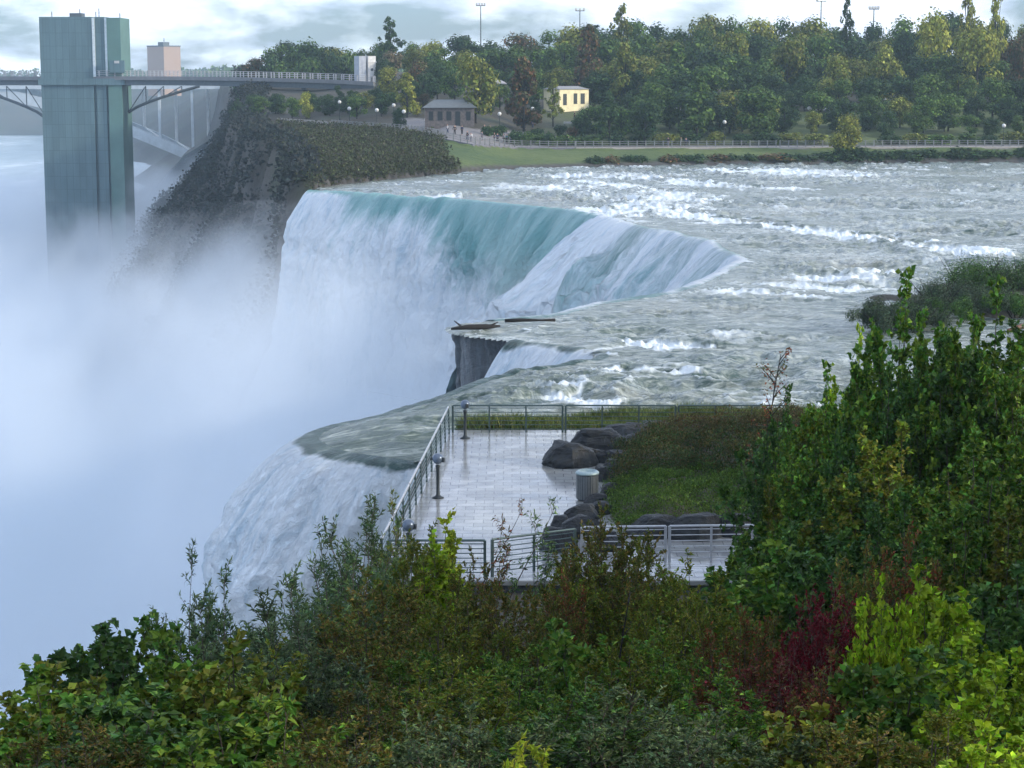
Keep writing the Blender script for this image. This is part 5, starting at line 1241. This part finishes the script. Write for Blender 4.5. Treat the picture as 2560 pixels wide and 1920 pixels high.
def arch_bridge():
    D0 = 1200; O = Vector((-200, D0, 0)); e = empty('arch_bridge', O, 'pale steel arch bridge with tall white columns far behind the tower', 'bridge')
    M_BR = simple('bridge_white', (.88, .88, .86), .6, scale=.3); M_BRS = simple('bridge_blue_grey', (.50, .55, .58), .6, scale=.3)
    prof = [(-700, 207), (-500, 205), (-300, 207), (-150, 214), (0, 232), (118, 260), (230, 294), (335, 330), (450, 378), (556, 432)]
    near = [at(px, py, Y=D0) - O for px, py in prof]; far = [Vector((p.x - 15, p.y + 32, p.z + 5.5)) for p in near]
    for pts, nm in ((near, 'near'), (far, 'far')):
        m = MB(); vs = []
        for p in pts: vs += [(p.x, p.y - 1.6, p.z - 3.2), (p.x, p.y + 1.6, p.z - 3.2), (p.x, p.y + 1.6, p.z + 3.2), (p.x, p.y - 1.6, p.z + 3.2)]
        n = len(pts); m.add(vs, [(4 * i + k, 4 * i + 4 + k, 4 * i + 4 + (k + 1) % 4, 4 * i + (k + 1) % 4) for i in range(n - 1) for k in range(4)] + [(0, 1, 2, 3), (4 * n - 1, 4 * n - 2, 4 * n - 3, 4 * n - 4)]); m.build('arch_rib', M_BRS, e)
    def on(pts, x): return Vector((x, np.interp(x, [p.x for p in pts], [p.y for p in pts]), np.interp(x, [p.x for p in pts], [p.z for p in pts])))
    for k, px in enumerate([-240, -160, -80, 2, 84, 245, 326, 407, 488, 569]):
        x = xat(px, D0) + 200; a = on(near, x) + Vector((0, 0, 3)); m = MB(); m.box(a.x - .75, a.x + .75, a.y - .9, a.y + .9, a.z, 6.2); 
        if a.z < 6: m.build('column', M_BRS if px < 560 else M_BRS, e)
        b = on(far, x - 15) + Vector((0, 0, 3)); m = MB(); m.box(b.x - .75, b.x + .75, b.y - .9, b.y + .9, b.z, 6.2)
        if b.z < 6: m.build('column', M_BR, e)
        if k > 4: m = MB(); m.tube([a + Vector((0, 0, .2)), b + Vector((0, 0, .2))], .55, 5); m.build('cross_beam', M_BR, e)
    x = xat(624, D0 + 30) + 200 - 9; m = MB(); m.box(x - .75, x + .75, 30, 32, -14, 6.2); m.build('column', M_BR, e)
    m = MB(); m.box(-180, 60, -3, 34, 6.2, 8.6); m.build('deck', M_BRS, e); m = MB(); m.box(-180, 60, -3.2, -3.05, 8.6, 9.8); m.build('parapet', M_BRS, e)
    m = MB(); m.box(24, 44, -8, 44, -55, -38, taper=.2); m.build('abutment', M_STEEL, e)
arch_bridge()

# ---- buildings
def ng(x, y): return float(near_z(np.array([float(x)]), np.array([float(y)]))[0])
def foot_on(px, py, dz=0):                # distance at which the ground (plus dz) meets this pixel
    Y = np.arange(262, 520, .5); x = xat(px, Y); g = near_z(x, Y) + dz; d = ray(1280, py); t = CAMZ + d[2] * Y / d[1]
    c = np.abs(t - g) + 99 * (Y < walky(x) + .6)
    return float(Y[np.argmin(c)])
def house(name, px0, px1, py_base, py_eave, py_ridge, depth, label, wallm, roofm, rz=0, wins=(), doors=(), gz=None, Y=None, hip=.28, over=.5):
    Y = Y or foot_on((px0 + px1) / 2, py_base); x = xat((px0 + px1) / 2, Y); g = ng(x, Y); w = (px1 - px0) / FPX * Y; h = topz(py_eave, Y) - g; hr = topz(py_ridge, Y) - topz(py_eave, Y)
    e = empty(name, (x, Y + depth / 2, g - .1), label, 'building', None, rz); hd = depth / 2; hw = w / 2
    m = MB(); m.box(-hw, hw, -hd, hd, -1, h); m.build('wall', wallm, e)
    o = over; m = MB(); m.add([(-hw - o, -hd - o, h + .01), (hw + o, -hd - o, h + .01), (hw + o, hd + o, h + .01), (-hw - o, hd + o, h + .01), (-hw + w * hip, 0, h + hr), (hw - w * hip, 0, h + hr)],
                              [(3, 2, 1, 0), (0, 1, 5, 4), (1, 2, 5), (2, 3, 4, 5), (3, 0, 4)]); m.build('roof', roofm, e)
    for a, b, z0, z1 in wins:
        m = MB(); m.box(-hw + w * a, -hw + w * b, -hd - .06, -hd + .05, h * z0, h * z1); f = m.build('window', M_DARKM, e)
    for a, b, z1 in doors:
        m = MB(); m.box(-hw + w * a, -hw + w * b, -hd - .06, -hd + .05, 0, h * z1); m.build('door', M_DARKM, e)
    return e
M_STONE = simple('brown_stone', (.16, .14, .13), .85, scale=2.5, col2=(.08, .07, .07)); M_SLATE = simple('slate_roof', (.13, .15, .16), .6, scale=1.5)
house('stone_pavilion', 1064, 1186, 313, 268, 248, 6.5, 'low stone pavilion with grey hipped roof beside the promenade', M_STONE, M_SLATE, wins=[(.08, .17, .3, .8), (.26, .36, .3, .8), (.44, .54, .3, .8), (.84, .93, .3, .8)], doors=[(.62, .72, .8)], hip=.18)
house('cream_building', 1372, 1458, 279, 222, 214, 6, 'bright sunlit cream building seen through the trees', simple('cream_wall', (.92, .82, .52), .8, scale=1), simple('flat_roof', (.3, .3, .3), .8), rz=.55, wins=[(.12, .24, .3, .8), (.48, .60, .35, .82), (.72, .86, .35, .82)], hip=.1, over=.25)
house('grey_shed', 1513, 1552, 298, 277, 271, 3, 'small pale grey shed between the trees', simple('shed_grey', (.36, .36, .37), .8), simple('shed_roof', (.42, .42, .43), .7), wins=[(.75, .9, .1, .8)], hip=.05, over=.15)
house('white_gabled_house', 1232, 1262, 232, 208, 199, 6, 'half hidden pale house end above the rust brown tree', simple('pale_wall', (.45, .45, .46), .8), simple('pale_roof', (.40, .38, .38), .7), wins=[(.2, .8, .5, .62)], Y=440, hip=.3)
def gate():
    Y = 474; O = Vector((xat(921, Y), Y, 12.0)); e = empty('gate_tower', O, 'white two pylon gate tower at the end of the walkway', 'tower'); Wm = simple('white_stone', (.72, .72, .70), .7, scale=1.5); z1 = topz(140, Y) - 12
    M = Matrix.Rotation(.5, 4, 'Z')
    m = MB(); m.box(-2.1, -.35, -.4, 2.4, 0, z1, M); m.box(-1.35, -1.05, -.5, -.38, 1.2, z1 - .8, M); m.build('left_pylon', simple('pylon_shade_blue', (.42, .46, .52), .7, scale=1.5), e)  # white stone toned blue: shade painted into the left pylon
    m = MB(); m.box(.15, .75, -.6, 1.4, 0, z1, M); m.box(1.45, 2.1, -.6, 1.4, 0, z1, M); m.box(.75, 1.45, -.6, 1.4, 2.3, z1, M); m.build('right_pylon', Wm, e)
    m = MB(); m.box(.0, 2.25, -.75, 1.5, z1 - 1.5, z1 - 1.3, M); m.build('cornice', Wm, e)
    m = MB(); m.tube([M @ Vector((1.1, -.62, 4)), M @ Vector((1.1, -.58, 4))], .35, 12); m.build('clock', M_STEEL, e)
gate()
def hotel():
    Y = 1400; x = xat(425, Y); e = empty('high_rise_block', (x, Y, 5), 'tan high rise block on the horizon right of the tower', 'building', rz=-.62)
    t = MT('hotel_wall'); br = t.n('ShaderNodeTexBrick'); br.inputs['Scale'].default_value = .35; br.offset = 0; br.inputs['Color1'].default_value = (.34, .25, .20, 1); br.inputs['Color2'].default_value = (.32, .23, .19, 1); br.inputs['Mortar'].default_value = (.42, .33, .28, 1)
    mp = t.n('ShaderNodeMapping'); mp.inputs['Rotation'].default_value = (R(90), 0, R(0)); t.l(t.geo(), mp.inputs[0]); t.l(mp.outputs[0], br.inputs[0]); t.set(color=br.outputs[0], rough=.8)
    h = topz(117, Y) - 5; m = MB(); m.box(-9.5, 6.5, -8, 8, -5, h); m.build('wall', t.m, e); m = MB(); m.box(-9.7, 6.7, -8.2, 8.2, h + .01, h + .8); m.build('parapet', M_STEEL, e)
    m = MB(); m.box(-4, 1, -3, 3, h + .8, h + 3.2); m.build('roof_unit', M_STEEL, e)
    m = MB(); m.tube([(-1, 0, h + 3), (-1, 0, h + 6)], .25, 5); m.build('mast', M_STEEL, e)
hotel()

# ---- promenade wall and railings
def wall_along(pxs, h, th, name, label, mat, zoff=0):
    P = [at(px, np.interp(px, [w[0] for w in WALKL], [w[1] for w in WALKL]), z=float(np.interp(px, [w[0] for w in WALKL], [w[2] for w in WALKL]))) for px in pxs]
    m = MB(); vs = []
    for p in P: vs += [(p.x, p.y - th, p.z - 1.2), (p.x, p.y + th, p.z - 1.2), (p.x, p.y + th, p.z + h), (p.x, p.y - th, p.z + h)]
    n = len(P); m.add(vs, [(4 * i + k, 4 * i + 4 + k, 4 * i + 4 + (k + 1) % 4, 4 * i + (k + 1) % 4) for i in range(n - 1) for k in range(4)] + [(0, 1, 2, 3), (4 * n - 1, 4 * n - 2, 4 * n - 3, 4 * n - 4)])
    tag(m.build(name, mat), label, 'wall'); return P
M_WALLP = simple('pale_wall_stone', (.42, .39, .36), .8, scale=1.5); M_WALLV = simple('violet_wall_stone', (.17, .17, .20), .8, scale=1.5)
wall_along(np.arange(694, 830, 12), .9, .3, 'stone_wall', 'pale low wall at the left tip of the promenade', M_WALLP)
wall_along(np.arange(1112, 1440, 14), .10, .35, 'stone_wall', 'grey retaining wall under the crowded promenade', M_WALLV)
wall_along(np.arange(830, 1112, 14), .12, .3, 'stone_kerb', 'pale kerb wall of the promenade in front of the pavilion', M_WALLP)
wall_along(np.arange(1440, 2760, 20), .12, .3, 'stone_kerb', 'long pale kerb along the promenade by the grass bank', M_WALLP)
M_RAILF = simple('weathered_rail', (.24, .25, .25), .6, scale=3)
def far_rail(pxs, label, step=1.5, mat=M_RAILF):
    P = [at(px, np.interp(px, [w[0] for w in WALKL], [w[1] for w in WALKL]), z=float(np.interp(px, [w[0] for w in WALKL], [w[2] for w in WALKL]))) for px in pxs]
    A = np.array([tuple(p) for p in P]); d = np.r_[0, np.cumsum(np.linalg.norm(np.diff(A, axis=0), axis=1))]; n = int(d[-1] / step)
    e = empty('promenade_railing', A[0], label, 'railing', 'railings of the far promenade'); pm = None; o0 = Vector(A[0])
    for k in range(n + 1):
        q = Vector([np.interp(d[-1] * k / n, d, A[:, i]) for i in range(3)]) - o0
        if pm is None: m = MB(); m.box(-.09, .09, -.09, .09, 0, 1.2); m.box(-.12, .12, -.12, .12, 1.2, 1.28); pm = m.build('post', mat, e).data; continue
        o = obj('post', pm, e); o.location = q
    for h in (1.15, .8, .45):
        m = MB(); m.tube([Vector(a) - o0 + Vector((0, 0, h)) for a in A], .04, 4); m.build('rail', mat, e)
far_rail(list(range(830, 1112, 14)), 'pale promenade railing left of the crowd, before the stone pavilion')
far_rail(list(range(1116, 1440, 14)), 'promenade railing on the grey wall in front of the crowd')
far_rail(list(range(1440, 1950, 20)), 'promenade railing between the crowd and the lime shrub tree')
far_rail(list(range(1950, 2640, 20)), 'promenade railing behind and right of the lime shrub tree')

# ---- lamps
M_GLOBE = simple('white_globe', (.62, .62, .60), .4, vary=.05); LP = None
def lamp(px, py, where):
    global LP
    best = foot_on(px, py, 3.5)
    x = xat(px, best); g = ng(x, best); lab = 'white globe lamp on a slim post, ' + where
    if LP is None:
        e = empty('street_lamp', (x, best, g), lab, 'street lamp', 'globe lamps in the park')
        m = MB(); m.lathe([(.16, 0), (.14, .25), (.07, .35), (.05, 1.5), (.045, 3.15), (.10, 3.2), (.10, 3.28)], 8); m.build('post', M_DARKM, e)
        m = MB(); m.lathe([(.10, 3.25)] + [(.36 * math.sin(a), 3.55 - .36 * math.cos(a)) for a in np.linspace(.5, 3.05, 9)], 14); m.build('globe', M_GLOBE, e, smooth=True); LP = e
    else:
        e = LP.copy(); link(e); e.location = (x, best, g); e['label'] = lab
        for c in LP.children: c2 = c.copy(); link(c2); c2.parent = e
for px, py, wh in [(853, 256, 'under the walkway end'), (987, 264, 'left of the pavilion roof'), (877, 296, 'first along the promenade railing from the left'), (945, 300, 'second along the promenade railing'), (1012, 302, 'third along the promenade railing'),
                   (1249, 285, 'between the pavilion and the rust tree'), (1331, 272, 'below the rust brown tree'), (1508, 295, 'left of the grey shed'), (1547, 277, 'touching the grey shed'), (1807, 306, 'alone under the middle of the wood'),
                   (2203, 250, 'high under the trees above the lime shrub'), (2291, 276, 'right of the lime shrub under the trees'), (2500, 315, 'on the lawn at far right'), (2016, 271, 'under the trees left of the lime shrub')]:
    lamp(px, py, wh)
def mast_lights(px, py, Y, label, n=4):
    x = xat(px, Y); z = topz(py, Y); e = empty('floodlight_mast', (x, Y, 8), label, 'floodlight', 'floodlight masts behind the wood'); m = MB(); m.tube([(0, 0, 0), (0, 0, z - 8)], [.35, .15], 6); m.build('pole', M_STEEL, e)
    m = MB(); m.box(-1.4, 1.4, -.1, .1, z - 8, z - 7.8); m.build('crossbar', M_STEEL, e)
    for k in range(n): m = MB(); xx = -1.2 + 2.4 * k / max(n - 1, 1); m.box(xx - .3, xx + .3, -.4, .3, z - 7.8, z - 7.1); m.build('lamp_head', M_GLOBE, e, bevel=.05)
mast_lights(1203, 15, 620, 'tall floodlight mast on the skyline left of centre'); mast_lights(1447, 28, 620, 'floodlight mast peeping over the trees at centre', 3); mast_lights(2170, 24, 560, 'floodlight mast with bright heads right of the dark poplar')
mast_lights(2040, 4, 560, 'thin grey mast cut by the top edge', 1)

# ---- people on the promenade
def skinned(name, joints, edges, rad, mat, parent, sub=1):
    me = bpy.data.meshes.new(name); me.from_pydata(joints, edges, []); o = bpy.data.objects.new(name, me); S.collection.objects.link(o)
    md = o.modifiers.new('skin', 'SKIN'); md.use_smooth_shade = True
    for k, r in enumerate(rad): me.skin_vertices[0].data[k].radius = (r, r) if not hasattr(r, '__len__') else r
    me.skin_vertices[0].data[0].use_root = True
    s = o.modifiers.new('sub', 'SUBSURF'); s.levels = s.render_levels = sub
    dg = bpy.context.evaluated_depsgraph_get(); me2 = bpy.data.meshes.new_from_object(o.evaluated_get(dg)); bpy.data.objects.remove(o)
    me2.name = name; me2.materials.clear(); me2.materials.append(mat); return me2
M_SKIN = simple('skin', (.42, .26, .19), .6, vary=.1); M_HAIR = simple('hair', (.03, .02, .015), .7)
def body_meshes(stride, arm):
    J = [(0, 0, .95), (0, 0, 1.2), (0, .01, 1.42), (0, .02, 1.52), (0, .03, 1.62), (0, .02, 1.70),
         (.19, 0, 1.40), (.24, -arm * .6, 1.14), (.25, -arm - .05, .90), (.25, -arm - .07, .80), (-.19, 0, 1.40), (-.24, arm * .3, 1.14), (-.25, arm * .6, .88), (-.25, arm * .6, .79),
         (.09, 0, .90), (.10, -stride * .5, .50), (.10, -stride * .6, .09), (.10, -stride * .6 - .16, .04), (-.09, 0, .90), (-.10, stride * .3, .50), (-.10, stride * .9, .10), (-.10, stride * .9 - .15, .04)]
    E = [(0, 1), (1, 2), (2, 3), (3, 4), (4, 5), (2, 6), (6, 7), (7, 8), (8, 9), (2, 10), (10, 11), (11, 12), (12, 13), (0, 14), (14, 15), (15, 16), (16, 17), (0, 18), (18, 19), (19, 20), (20, 21)]
    Rr = [(.15, .11), (.13, .10), (.14, .10), .055, .095, .075, .055, .045, .035, .04, .055, .045, .035, .04, .085, .06, .04, .035, .085, .06, .04, .035]
    b = skinned('body', J, E, Rr, M_SKIN, None)
    JT = J[0:3] + [J[6], J[7], J[8], J[10], J[11], J[12]]; ET = [(0, 1), (1, 2), (2, 3), (3, 4), (4, 5), (2, 6), (6, 7), (7, 8)]; top = skinned('jacket', JT, ET, [(.175, .135), (.155, .125), (.165, .125), .08, .066, .052, .08, .066, .052], M_SKIN, None)
    JL = [J[0]] + [J[14], J[15], J[16], J[18], J[19], J[20]]; leg = skinned('trousers', JL, [(0, 1), (1, 2), (2, 3), (0, 4), (4, 5), (5, 6)], [(.165, .13), .11, .085, .062, .11, .085, .062], M_SKIN, None)
    hair = skinned('hair', [(0, .055, 1.64), (0, .05, 1.72)], [(0, 1)], [.095, .085], M_HAIR, None)
    return b, top, leg, hair
BM = [body_meshes(.0, .02), body_meshes(.25, .15), body_meshes(.12, .25)]
CLO = {c: simple('cloth_' + c, v, .85, vary=.1) for c, v in dict(black=(.02, .02, .025), navy=(.03, .045, .10), white=(.65, .65, .65), grey=(.20, .20, .22), red=(.30, .04, .04), teal=(.06, .20, .22), tan=(.34, .26, .18)).items()}
PPL = [(1067, 313, 'white', 'grey', 'near the pavilion corner'), (1120, 334, 'white', 'navy', 'leftmost of the crowd'), (1138, 337, 'black', 'black', 'second from the left in the crowd'), (1156, 337, 'navy', 'black', 'behind the walking pair'),
       (1169, 352, 'black', 'navy', 'at the railing, left of a white top'), (1178, 355, 'white', 'grey', 'at the railing, leftmost in white there'), (1206, 353, 'grey', 'grey', 'alone on the bright paving'), (1212, 336, 'black', 'black', 'further back on the plaza'),
       (1225, 334, 'tan', 'grey', 'at the back right of the plaza'), (1236, 356, 'black', 'navy', 'left of a close pair by the railing'), (1244, 356, 'navy', 'black', 'right of a close pair by the railing'), (1259, 358, 'grey', 'black', 'first in the row before the bushes'),
       (1267, 359, 'teal', 'black', 'second in the row before the bushes'), (1277, 359, 'white', 'navy', 'third in the row before the bushes'), (1285, 359, 'teal', 'grey', 'last in the row before the bushes'), (1304, 322, 'navy', 'black', 'left of three on the upper path'),
       (1312, 322, 'black', 'black', 'middle of three on the upper path'), (1331, 321, 'navy', 'navy', 'right of three on the upper path'), (1343, 306, 'black', 'grey', 'beyond the orange bush'), (1435, 300, 'black', 'black', 'below the bright cream building'),
       (1384, 360, 'black', 'navy', 'leaning by the pale bench'), (1407, 362, 'white', 'grey', 'crouched looking, left of a walker'), (1420, 364, 'grey', 'navy', 'walking right of a white top'), (1668, 367, 'black', 'grey', 'left of three on the long promenade'),
       (1700, 367, 'grey', 'black', 'middle of three on the long promenade'), (1712, 367, 'navy', 'black', 'right of three on the long promenade')]
for k, (px, py, top, leg, wh) in enumerate(PPL):
    Y = foot_on(px, py); x = xat(px, Y); b, tp, lg_, hr = BM[k % 3]
    e = empty('person', (x, Y, ng(x, Y) + .01), f'person in {top} top and {leg} trousers {wh}', 'person', 'people on the far promenade', (k * 1.9) % 6.28)
    e.scale = (1, 1, .94 + .1 * ((k * 7) % 5) / 5)
    bo = obj('body', b, e)
    for nm, me, c in (('jacket', tp, top), ('trousers', lg_, leg)):
        o = obj(nm, me, e); o.material_slots[0].link = 'OBJECT'; o.material_slots[0].material = CLO[c]
    obj('hair', hr, e)
# ---- parked cars under the wood and a bench
def car(px, py, col, label, rz):
    Y = foot_on(px, py); x = xat(px, Y); e = empty('parked_car', (x, Y, ng(x, Y)), label, 'car', 'cars parked under the wood', rz)
    pts = [(-2.1, .35), (-2.15, .75), (-1.9, .95), (-1.2, 1.0), (-.7, 1.42), (.75, 1.45), (1.35, 1.02), (2.05, .88), (2.2, .6), (2.15, .33)]
    m = MB(); n = len(pts); m.add([(a, s, z) for s in (-.85, .85) for a, z in pts], [tuple(range(n)), tuple(range(n, 2 * n))[::-1]] + [(i, i + n, (i + 1) % n + n, (i + 1) % n) for i in range(n)]); m.build('body', simple('car_' + col, dict(white=(.7, .7, .7), silver=(.4, .41, .43), dark=(.04, .05, .07))[col], .3), e, bevel=.06)
    m = MB(); m.add([(a, s, z) for s in (-.86, .86) for a, z in [(-1.05, 1.03), (-.65, 1.36), (.7, 1.38), (1.15, 1.04)]], [(0, 1, 2, 3), (7, 6, 5, 4), (0, 4, 5, 1), (2, 6, 7, 3), (1, 5, 6, 2), (3, 7, 4, 0)]); m.build('window_band', M_DARKM, e)
    for a in (-1.35, 1.4):
        for s in (-.8, .8): m = MB(); m.tube([(a, s - .1, .33), (a, s + .1, .33)], .33, 12); m.build('wheel', M_DARKM, e)
for px, py, c, lab, rz in [(1645, 280, 'silver', 'silver car under the wood, leftmost of the parked cars', .1), (1675, 280, 'white', 'white car under the wood beside the silver one', 0), (1830, 281, 'white', 'white car half hidden by trunks under the wood, third from left', .05),
                           (2040, 280, 'silver', 'silver car deep under the trees left of the lime shrub', 0)]: car(px, py, c, lab, rz)
def bench(px, py, label, rz):
    Y = foot_on(px, py); x = xat(px, Y); e = empty('park_bench', (x, Y, ng(x, Y)), label, 'bench', None, rz); m = MB()
    for k in range(3): m.box(-.9, .9, -.22 + .16 * k, -.09 + .16 * k, .42, .46)
    m.build('seat', M_PALE, e); m = MB(); m.box(-.9, .9, .27, .31, .55, .85); m.build('backrest', M_PALE, e)
    for s in (-.75, .75): m = MB(); m.box(s - .04, s + .04, -.22, .31, 0, .42); m.build('leg', M_DARKM, e)
bench(1420, 315, 'pale bench on the upper path before the cream building', 0); bench(1392, 352, 'pale bench beside the leaning person at the promenade', .2)

def corner_rock():
    a, b = at(1134, 823, z=0), at(1284, 854, z=0); d = (b - a).normalized(); nrm = Vector((d.y, -d.x, 0)); L = (b - a).length
    nu, nv = 46, 40; V = []
    for i in range(nu):
        for j in range(nv):
            u = i / (nu - 1); z = -.12 - 6.5 * (j / (nv - 1)); V.append((u, z))
    U = np.array(V); u = U[:, 0] * (L + 2.2); z = U[:, 1]
    colm = np.floor(fbm(u * .9, z * .12, oct=2, seed=201) * 9) / 9 - .5; off = .25 + colm * 1.1 + (fbm(u * 2, z * 1.2, oct=3, seed=202) - .5) * .35 - .25 * sst(-.5, -.9, z)
    # wrap round the corner: the first part of u turns back along the water's edge
    back = np.clip(2.2 - u, 0, 2.2); s = np.clip(u - 2.2, 0, None)
    x = a.x + d.x * s + nrm.x * off - nrm.x * back - d.x * .1 * (back > 0) * off; y = a.y + d.y * s + nrm.y * off - nrm.y * back
    me = mesh_np('lip_rock', np.c_[x, y, z], grid_faces(nu, nv), M_ROCK); tag(obj('lip_rock', me), 'dark blocky rock face under the two logs', 'cliff', kind='structure')
corner_rock()
